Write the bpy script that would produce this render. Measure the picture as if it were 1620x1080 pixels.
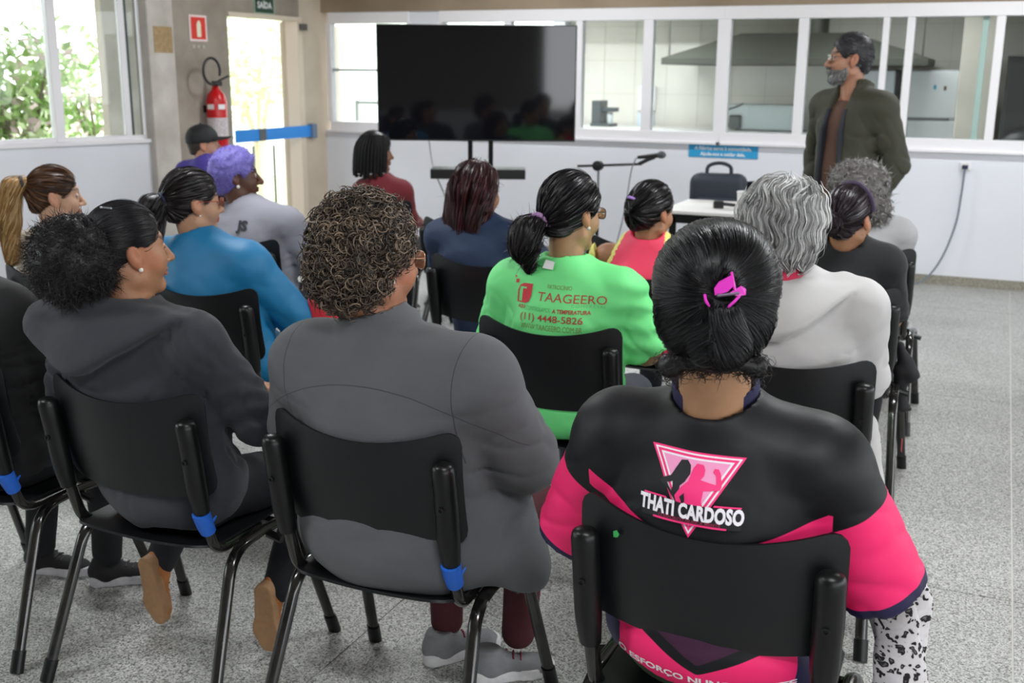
import bpy, bmesh, math, random
import numpy as np
from mathutils import Vector, Matrix
from mathutils.bvhtree import BVHTree

for o in list(bpy.data.objects): bpy.data.objects.remove(o)
SC = bpy.context.scene
COL = SC.collection
PI = math.pi

# ------------------------------------------------------------------ camera
cam_d = bpy.data.cameras.new('camera'); cam = bpy.data.objects.new('camera', cam_d); COL.objects.link(cam)
cam.matrix_world = (Matrix.Translation((0, 0, 1.65)) @ Matrix.Rotation(math.radians(23.8), 4, 'Z')
                    @ Matrix.Rotation(math.radians(90 - 13.9), 4, 'X') @ Matrix.Rotation(math.radians(0.45), 4, 'Z'))
cam_d.sensor_width = 22.3; cam_d.lens = 1720 / 1620 * 22.3; cam_d.clip_start = 0.05; cam_d.clip_end = 200
cam_d.dof.use_dof = True; cam_d.dof.focus_distance = 2.45; cam_d.dof.aperture_fstop = 3.2
SC.camera = cam

# ------------------------------------------------------------------ sky, light, exposure
SKY = 6.2
w = bpy.data.worlds.new('overcast_sky'); SC.world = w; w.use_nodes = True
bg = w.node_tree.nodes['Background']; bg.inputs[0].default_value = (0.93, 0.97, 1.0, 1); bg.inputs[1].default_value = SKY
def portal(loc, rot, sx, sy):
    d = bpy.data.lights.new('daylight_portal', 'AREA'); d.shape = 'RECTANGLE'; d.size = sx; d.size_y = sy
    d.cycles.is_portal = True
    o = bpy.data.objects.new('daylight_portal', d); COL.objects.link(o); o.location = loc; o.rotation_euler = rot
SC.view_settings.view_transform = 'Standard'; SC.view_settings.look = 'None'
SC.view_settings.gamma = 1.0; SC.view_settings.exposure = 0.0; SC.view_settings.use_curve_mapping = False
SC.cycles.use_denoising = True
SC.cycles.max_bounces = 8; SC.cycles.diffuse_bounces = 5; SC.cycles.glossy_bounces = 3; SC.cycles.transparent_max_bounces = 10
SC.cycles.sample_clamp_indirect = 6.0
SC.cycles.caustics_reflective = False; SC.cycles.caustics_refractive = False

# ------------------------------------------------------------------ colours and materials
def lin(c):
    if isinstance(c, str):
        c = c.lstrip('#'); c = [int(c[i:i + 2], 16) / 255 for i in (0, 2, 4)]
    return tuple((x / 12.92 if x <= 0.04045 else ((x + 0.055) / 1.055) ** 2.4) for x in c)
_M = {}
def N(t, kind, **kw):
    n = t.nodes.new(kind)
    for k, v in kw.items(): setattr(n, k, v)
    return n
def mat(name, col='#808080', rough=0.6, metal=0.0, bump=0.0, bscale=200.0, var=0.0, vscale=6.0, col2=None, spec=0.5,
        attr=False, emit=None, sheen=0.0, coord='Object', stretch=None, sss=0.0, mask=None, wr=0.0):
    """Principled surface: base colour (or the mesh attribute 'col'), noise variation to col2, fine relief.
    mask = list of (attribute, colour): a crisp second cloth where the attribute is below zero."""
    if name in _M: return _M[name]
    m = bpy.data.materials.new(name); m.use_nodes = True; t = m.node_tree; b = t.nodes['Principled BSDF']; _M[name] = m
    L = t.links.new
    c = lin(col); b.inputs['Base Color'].default_value = (*c, 1)
    b.inputs['Roughness'].default_value = rough; b.inputs['Metallic'].default_value = metal
    b.inputs['Specular IOR Level'].default_value = spec
    if sheen: b.inputs['Sheen Weight'].default_value = sheen; b.inputs['Sheen Roughness'].default_value = 0.5
    if sss: b.inputs['Subsurface Weight'].default_value = sss; b.inputs['Subsurface Radius'].default_value = (0.012, 0.005, 0.003); b.inputs['Subsurface Scale'].default_value = 1.0
    src = None
    if attr:
        a = N(t, 'ShaderNodeAttribute', attribute_name='col'); src = a.outputs['Color']
    tc = N(t, 'ShaderNodeTexCoord'); vec = tc.outputs[coord]
    if stretch:
        mp = N(t, 'ShaderNodeMapping'); mp.inputs['Scale'].default_value = stretch; L(vec, mp.inputs[0]); vec = mp.outputs[0]
    if var or col2:
        nz = N(t, 'ShaderNodeTexNoise'); nz.inputs['Scale'].default_value = vscale; nz.inputs['Detail'].default_value = 5; L(vec, nz.inputs['Vector'])
        mx = N(t, 'ShaderNodeMix', data_type='RGBA')
        cr = N(t, 'ShaderNodeMapRange'); cr.inputs[1].default_value = 0.35; cr.inputs[2].default_value = 0.65; L(nz.outputs[0], cr.inputs[0])
        L(cr.outputs[0], mx.inputs[0])
        if src: L(src, mx.inputs[6])
        else: mx.inputs[6].default_value = (*c, 1)
        if col2: mx.inputs[7].default_value = (*lin(col2), 1)
        elif src:
            br = N(t, 'ShaderNodeMix', data_type='RGBA', blend_type='MULTIPLY'); br.inputs[0].default_value = 1
            L(src, br.inputs[6]); br.inputs[7].default_value = (1 - var, 1 - var, 1 - var, 1); L(br.outputs[2], mx.inputs[7])
        else: mx.inputs[7].default_value = (*[x * (1 - var) for x in c], 1)
        src = mx.outputs[2]
    for an, mc, *ln in (mask or []):
        a = N(t, 'ShaderNodeAttribute', attribute_name=an); fac = a.outputs['Fac']
        if ln:
            ab = N(t, 'ShaderNodeMath', operation='ABSOLUTE'); L(fac, ab.inputs[0]); sb = N(t, 'ShaderNodeMath', operation='SUBTRACT'); L(ab.outputs[0], sb.inputs[0]); sb.inputs[1].default_value = ln[0]; fac = sb.outputs[0]
        lt = N(t, 'ShaderNodeMapRange'); lt.inputs[1].default_value = -0.0006; lt.inputs[2].default_value = 0.0006
        lt.inputs[3].default_value = 1; lt.inputs[4].default_value = 0; L(fac, lt.inputs[0])
        mx = N(t, 'ShaderNodeMix', data_type='RGBA'); L(lt.outputs[0], mx.inputs[0])
        if src: L(src, mx.inputs[6])
        else: mx.inputs[6].default_value = (*c, 1)
        mx.inputs[7].default_value = (*lin(mc), 1); src = mx.outputs[2]
    if src: L(src, b.inputs['Base Color'])
    if wr:
        mp2 = N(t, 'ShaderNodeMapping'); mp2.inputs['Scale'].default_value = (1.0, 1.0, 0.45); mp2.inputs['Rotation'].default_value = (0.3, 0.5, 0.2); L(tc.outputs[coord], mp2.inputs[0])
        nw = N(t, 'ShaderNodeTexNoise', noise_type='RIDGED_MULTIFRACTAL'); nw.inputs['Scale'].default_value = 9; nw.inputs['Detail'].default_value = 3; nw.inputs['Distortion'].default_value = 0.6; L(mp2.outputs[0], nw.inputs['Vector'])
    if bump:
        n2 = N(t, 'ShaderNodeTexNoise'); n2.inputs['Scale'].default_value = bscale; n2.inputs['Detail'].default_value = 3; L(vec, n2.inputs['Vector'])
        bp = N(t, 'ShaderNodeBump'); bp.inputs['Strength'].default_value = bump; bp.inputs['Distance'].default_value = 0.01
        L(n2.outputs[0], bp.inputs['Height']); L(bp.outputs[0], b.inputs['Normal'])
        if wr:
            bw2 = N(t, 'ShaderNodeBump'); bw2.inputs['Strength'].default_value = wr; bw2.inputs['Distance'].default_value = 0.012; L(nw.outputs[0], bw2.inputs['Height']); L(bw2.outputs[0], bp.inputs['Normal'])
    if emit: b.inputs['Emission Color'].default_value = (*c, 1); b.inputs['Emission Strength'].default_value = emit
    return m
def glass_mat(name='window_glass', refl=0.10, tint=(0.95, 0.98, 0.97)):
    if name in _M: return _M[name]
    m = bpy.data.materials.new(name); m.use_nodes = True; t = m.node_tree; t.nodes.clear(); _M[name] = m
    o = N(t, 'ShaderNodeOutputMaterial'); mix = N(t, 'ShaderNodeMixShader'); tr = N(t, 'ShaderNodeBsdfTransparent'); g = N(t, 'ShaderNodeBsdfGlossy')
    tr.inputs[0].default_value = (*tint, 1); g.inputs['Roughness'].default_value = 0.02; g.inputs[0].default_value = (1, 1, 1, 1)
    fr = N(t, 'ShaderNodeLayerWeight'); fr.inputs[0].default_value = refl * 2
    t.links.new(fr.outputs['Fresnel'], mix.inputs[0]); t.links.new(tr.outputs[0], mix.inputs[1]); t.links.new(g.outputs[0], mix.inputs[2]); t.links.new(mix.outputs[0], o.inputs[0])
    return m

# ------------------------------------------------------------------ object helpers
def setp(o, label=None, cat=None, group=None, kind=None):
    if label: o['label'] = label
    if cat: o['category'] = cat
    if group: o['group'] = group
    if kind: o['kind'] = kind
    return o
def obj(name, me, m=None, parent=None, loc=None, rotz=0.0, **kw):
    o = bpy.data.objects.new(name, me); COL.objects.link(o)
    if m is not None:
        me.materials.clear(); me.materials.append(m)
    if parent is not None: o.parent = parent
    if loc is not None: o.location = loc
    if rotz: o.rotation_euler[2] = rotz
    return setp(o, **kw)
def empty(name, loc=(0, 0, 0), rotz=0.0, **kw):
    o = bpy.data.objects.new(name, None); COL.objects.link(o); o.location = loc; o.rotation_euler[2] = rotz
    o.empty_display_size = 0.1
    return setp(o, **kw)
def copy_tree(o, parent=None):
    c = o.copy(); COL.objects.link(c); c.parent = parent
    for ch in list(o.children): copy_tree(ch, c)
    return c
def mesh_np(name, v, f, smooth=True, attrs=None, col=None):
    """v (n,3), f (m,3|4) arrays"""
    v = np.asarray(v, np.float32); f = np.asarray(f, np.int32)
    me = bpy.data.meshes.new(name); k = f.shape[1]
    me.vertices.add(len(v)); me.vertices.foreach_set('co', v.ravel())
    me.loops.add(f.size); me.loops.foreach_set('vertex_index', f.ravel())
    me.polygons.add(len(f)); me.polygons.foreach_set('loop_start', np.arange(0, f.size, k, dtype=np.int32))
    me.polygons.foreach_set('use_smooth', np.full(len(f), smooth, bool))
    me.update(calc_edges=True)
    for an, a in (attrs or {}).items():
        at = me.attributes.new(an, 'FLOAT', 'POINT'); at.data.foreach_set('value', np.asarray(a, np.float32))
    if col is not None:
        at = me.attributes.new('col', 'FLOAT_COLOR', 'POINT')
        c4 = np.ones((len(v), 4), np.float32); c4[:, :3] = col; at.data.foreach_set('color', c4.ravel())
    return me
class MB:
    """collects boxes, tubes, prisms and lathes into one mesh"""
    def __init__(s): s.bm = bmesh.new()
    def box(s, a, b, bev=0.0, M=None, seg=2):
        a = Vector(a); b = Vector(b); c = (a + b) / 2; d = b - a
        r = bmesh.ops.create_cube(s.bm, size=1.0); vs = r['verts']
        for v in vs: v.co = Vector((v.co.x * d.x, v.co.y * d.y, v.co.z * d.z)) + c
        if bev:
            es = list({e for v in vs for e in v.link_edges})
            r2 = bmesh.ops.bevel(s.bm, geom=es, offset=bev, segments=seg, affect='EDGES', profile=0.5)
            vs = list({v for f in r2['faces'] for v in f.verts} | {v for v in vs if v.is_valid})
        if M is not None: bmesh.ops.transform(s.bm, matrix=M, verts=vs)
        return s
    def tube(s, pts, r, n=10, cap=True, sy=1.0, up=None):
        pts = [Vector(p) for p in pts]; rr = r if isinstance(r, (list, tuple)) else [r] * len(pts); rings = []
        t0 = (pts[1] - pts[0]).normalized(); nrm = Vector(up) if up else (Vector((0, 0, 1)) if abs(t0.z) < 0.9 else Vector((1, 0, 0)))
        for i, p in enumerate(pts):
            t = (pts[min(i + 1, len(pts) - 1)] - pts[max(i - 1, 0)]).normalized()
            nrm = (nrm - t * nrm.dot(t)).normalized(); bi = t.cross(nrm)
            rings.append([s.bm.verts.new(p + (nrm * math.cos(2 * PI * k / n) + bi * math.sin(2 * PI * k / n) * sy) * rr[i]) for k in range(n)])
        for a, b in zip(rings, rings[1:]):
            for k in range(n): s.bm.faces.new((a[k], a[(k + 1) % n], b[(k + 1) % n], b[k]))
        if cap: s.bm.faces.new(rings[0][::-1]); s.bm.faces.new(rings[-1])
        return s
    def lathe(s, prof, c=(0, 0, 0), n=24, M=None, cap=True):
        rings = []; allv = []
        for r, z in prof:
            rg = [s.bm.verts.new((c[0] + r * math.cos(2 * PI * k / n), c[1] + r * math.sin(2 * PI * k / n), c[2] + z)) for k in range(n)]
            rings.append(rg); allv += rg
        for a, b in zip(rings, rings[1:]):
            for k in range(n): s.bm.faces.new((a[k], a[(k + 1) % n], b[(k + 1) % n], b[k]))
        if cap: s.bm.faces.new(rings[0][::-1]); s.bm.faces.new(rings[-1])
        if M is not None: bmesh.ops.transform(s.bm, matrix=M, verts=allv)
        return s
    def prism(s, poly, z0, z1, M=None):
        a = [s.bm.verts.new((x, y, z0)) for x, y in poly]; b = [s.bm.verts.new((x, y, z1)) for x, y in poly]; n = len(poly)
        s.bm.faces.new(a[::-1]); s.bm.faces.new(b)
        for k in range(n): s.bm.faces.new((a[k], a[(k + 1) % n], b[(k + 1) % n], b[k]))
        if M is not None: bmesh.ops.transform(s.bm, matrix=M, verts=a + b)
        return s
    def ball(s, c, r, M=None, u=14, v=9):
        rr = bmesh.ops.create_uvsphere(s.bm, u_segments=u, v_segments=v, radius=1.0)
        r = r if isinstance(r, (list, tuple)) else (r, r, r)
        for q in rr['verts']: q.co = Vector((q.co.x * r[0], q.co.y * r[1], q.co.z * r[2])) + Vector(c)
        if M is not None: bmesh.ops.transform(s.bm, matrix=M, verts=rr['verts'])
        return s
    def mesh(s, name, smooth=False):
        me = bpy.data.meshes.new(name); bmesh.ops.recalc_face_normals(s.bm, faces=s.bm.faces); s.bm.to_mesh(me); s.bm.free()
        if smooth:
            me.polygons.foreach_set('use_smooth', np.ones(len(me.polygons), bool))
            me.set_sharp_from_angle(angle=math.radians(38))
        return me
    def obj(s, name, m, parent=None, smooth=False, **kw): return obj(name, s.mesh(name, smooth), m, parent, **kw)
def smooth_path(pts, r=0.04, seg=5):
    """round the corners of a polyline"""
    pts = [Vector(p) for p in pts]; out = [pts[0]]
    for a, b, c in zip(pts, pts[1:], pts[2:]):
        d1 = min(r, (a - b).length * 0.49); d2 = min(r, (c - b).length * 0.49)
        p = b + (a - b).normalized() * d1; q = b + (c - b).normalized() * d2
        for i in range(seg + 1):
            t = i / seg; out.append(p * (1 - t) ** 2 + b * 2 * t * (1 - t) + q * t * t)
    out.append(pts[-1]); return out
def spline(pts, n=8):
    pts = [Vector(p) for p in pts]; P = [pts[0] * 2 - pts[1]] + pts + [pts[-1] * 2 - pts[-2]]; out = []
    for i in range(1, len(P) - 2):
        for k in range(n):
            t = k / n; a, b, c, d = P[i - 1], P[i], P[i + 1], P[i + 2]
            out.append(0.5 * ((2 * b) + (c - a) * t + (2 * a - 5 * b + 4 * c - d) * t * t + (3 * b - 3 * c + d - a) * t ** 3))
    out.append(pts[-1]); return out
def text_mesh(s, size=0.1, bold=0.0, cx=True, xs=1.0, space=1.0):
    cu = bpy.data.curves.new('lettering', 'FONT'); cu.body = s; cu.size = size; cu.offset = bold; cu.space_character = space
    cu.align_x = 'CENTER' if cx else 'LEFT'; cu.align_y = 'CENTER'; cu.resolution_u = 3; cu.fill_mode = 'BOTH'
    o = bpy.data.objects.new('lettering', cu); COL.objects.link(o); dg = bpy.context.evaluated_depsgraph_get()
    me = bpy.data.meshes.new_from_object(o.evaluated_get(dg)); bpy.data.objects.remove(o)
    for v in me.vertices: v.co.x *= xs
    return me
def shape_mesh(loops):
    cu = bpy.data.curves.new('shape', 'CURVE'); cu.dimensions = '2D'; cu.fill_mode = 'BOTH'
    for lp in loops:
        sp = cu.splines.new('POLY'); sp.points.add(len(lp) - 1); sp.use_cyclic_u = True
        for q, (x, y) in zip(sp.points, lp): q.co = (x, y, 0, 1)
    o = bpy.data.objects.new('shape', cu); COL.objects.link(o); dg = bpy.context.evaluated_depsgraph_get()
    me = bpy.data.meshes.new_from_object(o.evaluated_get(dg)); bpy.data.objects.remove(o)
    return me
def flat_text(s, size, m, parent, M, name='lettering', **kw):
    """flat lettering placed by matrix M (text plane xy)"""
    me = text_mesh(s, size, **kw); me.transform(M)
    return obj(name, me, m, parent)
def frame_M(org, xdir, ydir):
    x = Vector(xdir).normalized(); y = Vector(ydir).normalized(); z = x.cross(y)
    return Matrix(((x.x, y.x, z.x, org[0]), (x.y, y.y, z.y, org[1]), (x.z, y.z, z.z, org[2]), (0, 0, 0, 1)))
def decal(me, bvh, org, M2=None, off=0.001, direction=(0, 1, 0), udir=(1, 0, 0), maxlen=0.012, back=0.4):
    """lay a flat drawing (xy) onto a cloth surface, looking along `direction`; org is the drawing's centre"""
    bm = bmesh.new(); bm.from_mesh(me); bmesh.ops.triangulate(bm, faces=bm.faces)
    for _ in range(5):
        es = [e for e in bm.edges if e.calc_length() > maxlen]
        if not es: break
        bmesh.ops.subdivide_edges(bm, edges=es, cuts=1); bmesh.ops.triangulate(bm, faces=[f for f in bm.faces if len(f.verts) > 3])
    d = Vector(direction).normalized(); u = Vector(udir).normalized(); up = u.cross(d); org = Vector(org); kill = []
    for v in bm.verts:
        x, y = v.co.x, v.co.y
        if M2: x, y = M2(x, y)
        p = org + u * x + up * y - d * back
        h = bvh.ray_cast(p, d, back * 2.5)
        if h[0] is None: kill.append(v); continue
        n = h[1] if h[1].dot(d) < 0 else -h[1]
        v.co = h[0] - d * off * 0.6 + n * off * 0.4
    bmesh.ops.delete(bm, geom=kill, context='VERTS')
    out = bpy.data.meshes.new('decal'); bm.to_mesh(out); bm.free(); return out
def bvh_of(me): return BVHTree.FromPolygons([v.co.copy() for v in me.vertices], [p.vertices[:] for p in me.polygons])

# ------------------------------------------------------------------ distance fields -> smooth meshes
def A3(p): return np.asarray(p, np.float32)
def cap(p, a, b, r1, r2):
    a = A3(a); b = A3(b); ba = b - a; h = np.clip(((p - a) @ ba) / max(float(ba @ ba), 1e-9), 0, 1)
    q = p - a - h[:, None] * ba
    return np.sqrt((q * q).sum(1)) - (r1 + (r2 - r1) * h)
def ell(p, c, r, R=None):
    q = p - A3(c)
    if R is not None: q = q @ R
    r = A3(r); q1 = q / r; k0 = np.sqrt((q1 * q1).sum(1)) + 1e-9; q2 = q1 / r; k1 = np.sqrt((q2 * q2).sum(1)) + 1e-9
    return k0 * (k0 - 1) / k1
def smin(a, b, k):
    h = np.clip(0.5 + 0.5 * (b - a) / k, 0, 1)
    return b + (a - b) * h - k * h * (1 - h)
def smax(a, b, k): return -smin(-a, -b, k)
def uni(ds, k):
    d = ds[0]
    for e in ds[1:]: d = smin(d, e, k)
    return d
def rotm(yaw=0, pitch=0, roll=0):
    """degrees; columns are the local axes in the parent frame. yaw + turns left, pitch + looks up, roll + tilts right"""
    M = Matrix.Rotation(math.radians(yaw), 3, 'Z') @ Matrix.Rotation(math.radians(pitch), 3, 'X') @ Matrix.Rotation(math.radians(roll), 3, 'Y')
    return np.array(M, np.float32)
def wob(p, f, seed=0):
    """cheap smooth noise in -1..1"""
    r = np.random.RandomState(seed); s = 0
    for i in range(4):
        k = r.normal(size=3); k = k / np.linalg.norm(k) * f * (0.7 + 0.6 * r.rand()); ph = r.rand() * 6.28
        k2 = r.normal(size=3); k2 = k2 / np.linalg.norm(k2) * f * 0.6
        s = s + np.sin(p @ A3(k) + ph + 1.3 * np.sin(p @ A3(k2) + ph * 2))
    return s / 4
def nets(fn, lo, hi, h):
    """surface nets of fn(points)<0 on a grid"""
    lo = np.array(lo, np.float32); n = np.ceil((np.array(hi) - lo) / h).astype(int) + 1
    ax = [lo[i] + h * np.arange(n[i], dtype=np.float32) for i in range(3)]
    G = np.stack(np.meshgrid(*ax, indexing='ij'), -1).reshape(-1, 3)
    V = np.empty(len(G), np.float32)
    for i in range(0, len(G), 200000): V[i:i + 200000] = fn(G[i:i + 200000])
    V = V.reshape(n)
    for a in range(3):                                  # close at the border
        sl = [slice(None)] * 3
        for e in (0, -1):
            sl[a] = e; V[tuple(sl)] = np.maximum(V[tuple(sl)], 0.001)
    I = V < 0; nc = n - 1
    cs = [(i, j, k) for i in (0, 1) for j in (0, 1) for k in (0, 1)]
    sub = lambda X, o: X[o[0]:o[0] + nc[0], o[1]:o[1] + nc[1], o[2]:o[2] + nc[2]]
    cnt = sum(sub(I, o).astype(np.int8) for o in cs); act = (cnt > 0) & (cnt < 8)
    idx = np.full(nc, -1, np.int32); cells = np.argwhere(act); idx[act] = np.arange(len(cells))
    if len(cells) == 0: return np.zeros((0, 3)), np.zeros((0, 4), int)
    acc = np.zeros((len(cells), 3), np.float32); num = np.zeros(len(cells), np.float32)
    cv = {o: V[cells[:, 0] + o[0], cells[:, 1] + o[1], cells[:, 2] + o[2]] for o in cs}
    for o in cs:
        for a in range(3):
            if o[a]: continue
            q = list(o); q[a] = 1; q = tuple(q); va, vb = cv[o], cv[q]; m = (va < 0) != (vb < 0)
            t = np.where(m, va / np.where(m, va - vb, 1), 0)
            pt = np.tile(np.array(o, np.float32), (len(cells), 1)); pt[:, a] = t
            acc += pt * m[:, None]; num += m
    verts = lo + h * (cells + acc / num[:, None])
    quads = []
    for a in range(3):
        b, c = (a + 1) % 3, (a + 2) % 3
        s0 = [slice(None)] * 3; s1 = [slice(None)] * 3; s0[a] = slice(0, -1); s1[a] = slice(1, None)
        I0, I1 = I[tuple(s0)], I[tuple(s1)]; e = np.argwhere(I0 != I1)
        e = e[(e[:, b] > 0) & (e[:, c] > 0) & (e[:, b] < nc[b]) & (e[:, c] < nc[c])]
        if len(e) == 0: continue
        fl = I0[e[:, 0], e[:, 1], e[:, 2]]
        def at(db, dc):
            q = e.copy(); q[:, b] -= db; q[:, c] -= dc; return idx[q[:, 0], q[:, 1], q[:, 2]]
        Q = np.stack([at(1, 1), at(0, 1), at(0, 0), at(1, 0)], 1); Q[~fl] = Q[~fl][:, ::-1]; quads.append(Q)
    return verts, np.concatenate(quads)
def bounds(pts, pad):
    p = np.array(pts); return p.min(0) - pad, p.max(0) + pad
def joinvf(parts):
    vs, fs, o = [], [], 0
    for v, f in parts: vs.append(v); fs.append(f + o); o += len(v)
    return np.concatenate(vs), np.concatenate(fs)
def grad(fn, p, e=0.003):
    g = np.stack([fn(p + A3(d) * e) - fn(p - A3(d) * e) for d in np.eye(3)], 1)
    return g / (np.linalg.norm(g, axis=1, keepdims=True) + 1e-9)
def ribbons(paths, rad, cols, sides=3):
    """paths (n,k,3) -> thin tapered tubes, with a colour each"""
    n, k, _ = paths.shape
    T = np.gradient(paths, axis=1); T /= np.linalg.norm(T, axis=2, keepdims=True) + 1e-9
    ref = np.where(np.abs(T[..., 2:3]) < 0.9, A3((0, 0, 1)), A3((1, 0, 0)))
    U = np.cross(T, ref); U /= np.linalg.norm(U, axis=2, keepdims=True) + 1e-9; W = np.cross(T, U)
    tp = np.linspace(0, 1, k); tp = np.clip(np.minimum(0.5 + tp * 3, (1 - tp) * 3), 0.06, 1)
    rr = (rad if np.ndim(rad) else np.full(n, rad))[:, None] * tp[None]
    vs = []
    if sides == 2:                                     # flat strips, each turned at random
        a = np.random.RandomState(n).rand(n, 1, 1) * PI; D = (U * np.cos(a) + W * np.sin(a)) * (rr * 1.35)[..., None]
        V = np.stack([paths + D, paths - D], 2).reshape(-1, 3); b0 = (np.arange(n)[:, None] * k + np.arange(k - 1)[None]) * 2
        return V, np.stack([b0, b0 + 1, b0 + 3, b0 + 2], -1).reshape(-1, 4), np.repeat(cols, k * 2, 0)
    for s in range(sides):
        a = 2 * PI * s / sides; vs.append(paths + rr[..., None] * (U * math.cos(a) + W * math.sin(a)))
    V = np.stack(vs, 2).reshape(-1, 3)
    base = (np.arange(n)[:, None] * k + np.arange(k - 1)[None]) * sides; F = []
    for s in range(sides):
        s2 = (s + 1) % sides; F.append(np.stack([base + s, base + s2, base + sides + s2, base + sides + s], -1).reshape(-1, 4))
    C = np.repeat(cols, k * sides, 0)
    return V, np.concatenate(F), C

# ================================================================== THE SETTING
M_white = mat('white_wall_paint', '#e6e8ef', 0.55, var=0.05, vscale=1.2, bump=0.03, bscale=60)
M_conc = mat('raw_concrete', '#aaa195', 0.85, col2='#8b8276', vscale=2.2, bump=0.25, bscale=30)
M_conc2 = mat('beam_concrete', '#a08f7a', 0.85, col2='#8a7964', vscale=1.5, bump=0.2, bscale=25)
M_frame = mat('white_lacquered_frame', '#efedf0', 0.35)
M_glass = glass_mat()
M_blackp = mat('black_plastic', '#141516', 0.45, bump=0.05, bscale=400)
M_blackm = mat('black_steel', '#0c0c0d', 0.22, spec=0.6, var=0.3, vscale=40)
M_white_pl = mat('white_plastic', '#eeeeee', 0.4)
M_red = mat('red_enamel', '#c8141c', 0.25)

def terrazzo():
    m = bpy.data.materials.new('terrazzo'); m.use_nodes = True; t = m.node_tree; b = t.nodes['Principled BSDF']; L = t.links.new
    tc = N(t, 'ShaderNodeTexCoord')
    v = N(t, 'ShaderNodeTexVoronoi'); v.inputs['Scale'].default_value = 210; L(tc.outputs['Object'], v.inputs['Vector'])
    r = N(t, 'ShaderNodeValToRGB'); e = r.color_ramp.elements; r.color_ramp.interpolation = 'CONSTANT'
    e[0].color = (*lin('#62625f'), 1); e[1].position = 0.14; e[1].color = (*lin('#93938f'), 1)
    for p, c in ((0.34, '#aeaeab'), (0.7, '#c6c6c4'), (0.9, '#7c7b77')): q = e.new(p); q.color = (*lin(c), 1)
    sx = N(t, 'ShaderNodeSeparateColor'); L(v.outputs['Color'], sx.inputs[0]); L(sx.outputs[0], r.inputs[0])
    n = N(t, 'ShaderNodeTexNoise'); n.inputs['Scale'].default_value = 0.9; n.inputs['Detail'].default_value = 6; L(tc.outputs['Object'], n.inputs['Vector'])
    mr = N(t, 'ShaderNodeMapRange'); mr.inputs[1].default_value = 0.3; mr.inputs[2].default_value = 0.7; mr.inputs[3].default_value = 0.93; mr.inputs[4].default_value = 1.06; L(n.outputs[0], mr.inputs[0])
    mx = N(t, 'ShaderNodeMix', data_type='RGBA', blend_type='MULTIPLY'); mx.inputs[0].default_value = 1; L(r.outputs[0], mx.inputs[6]); L(mr.outputs[0], mx.inputs[7])
    L(mx.outputs[2], b.inputs['Base Color'])
    n3 = N(t, 'ShaderNodeTexNoise'); n3.inputs['Scale'].default_value = 3; n3.inputs['Detail'].default_value = 4; L(tc.outputs['Object'], n3.inputs['Vector'])
    m3 = N(t, 'ShaderNodeMapRange'); m3.inputs[3].default_value = 0.22; m3.inputs[4].default_value = 0.5; L(n3.outputs[0], m3.inputs[0]); L(m3.outputs[0], b.inputs['Roughness'])
    b.inputs['Specular IOR Level'].default_value = 0.5
    return m
M_terr = terrazzo()
# floor: cast panels with narrow pale joints
fl = MB().box((-13, -6, -0.12), (7, 9.5, -0.004)).obj('floor', mat('floor_joint', '#d8d6d0', 0.7), kind='structure')
xs = [-13, -9.8, -6.8, -5.2, -3.4, -1.605, 0.19, 1.99, 3.8, 5.4, 7]; ys = [-6, -3.6, -1.2, 1.2, 3.6, 6.0, 8.4, 9.5]
_pm = {}
for i in range(len(xs) - 1):
    for j in range(len(ys) - 1):
        sx, sy = round(xs[i + 1] - xs[i], 3), round(ys[j + 1] - ys[j], 3)
        if (sx, sy) not in _pm:
            _pm[(sx, sy)] = MB().box((0.003, 0.003, -0.03), (sx - 0.003, sy - 0.003, 0.0)).mesh('panel'); _pm[(sx, sy)].materials.append(M_terr)
        obj('panel', _pm[(sx, sy)], None, fl, loc=(xs[i], ys[j], 0))

YB = 9.38; XL = -6.19
# back wall: low white wall, concrete beam over the kitchen windows
bw = empty('wall_back', (0, YB, 0), kind='structure')
MB().box((XL - 0.2, 0, 0), (7, 0.15, 1.08)).obj('wall_panel', M_white, bw)
MB().box((-5.22, -0.01, 1.08), (-4.9, 0.16, 2.2)).obj('wall_pier', M_white, bw)
MB().box((XL - 0.2, -0.03, 2.2), (7, 0.25, 3.4)).obj('beam', M_conc2, bw)
MB().box((XL, -0.018, 0), (7, -0.0, 0.075)).obj('baseboard_back', mat('terrazzo_skirting', '#a09c90', 0.5, col2='#7f7a6c', vscale=90), None, loc=(0, YB, 0), kind='structure')
def window(n, x0, x1, mull, z0=1.08, z1=2.2, rail=None, first=False, lw=0.05):
    wn = empty('window_%d' % n, (x0, YB, z0), kind='structure')
    w_, h_ = x1 - x0, z1 - z0
    MB().box((0, -0.025, h_ - 0.105), (w_, 0.1, h_), 0.004).obj('head_rail', M_frame, wn)
    MB().box((0, -0.025, 0), (w_, 0.1, 0.085), 0.004).obj('sill_rail', M_frame, wn)
    MB().box((-0.02, -0.05, -0.02), (w_ + 0.02, 0.0, 0.004), 0.004).obj('sill', M_frame, wn)
    ed = [(0.0, lw)] + [(m - x0, wd) for m, wd in mull] + [(w_, 0.05)]
    for c, wd in (ed if first else ed[:-1]): MB().box((c - wd / 2, -0.02, 0.085), (c + wd / 2, 0.07, h_ - 0.105), 0.004).obj('mullion', M_frame, wn)
    for (a, wa), (b, wb) in zip(ed, ed[1:]):
        MB().box((a + wa / 2, 0.02, 0.085), (b - wb / 2, 0.024, h_ - 0.105)).obj('pane', M_glass, wn)
        if rail: MB().box((a + wa / 2, 0.0, rail - z0 - 0.012), (b - wb / 2, 0.04, rail - z0 + 0.012)).obj('cross_rail', mat('grey_frame', '#9aa0a4', 0.4), wn)
    return wn
window(1, -6.12, -5.22, [], rail=1.66, first=True)
window(2, -4.9, -2.21, [(-4.2, 0.07), (-3.505, 0.06), (-2.87, 0.085)])
window(3, -2.21, -0.92, [(-1.56, 0.08)], lw=0.11)
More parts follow.
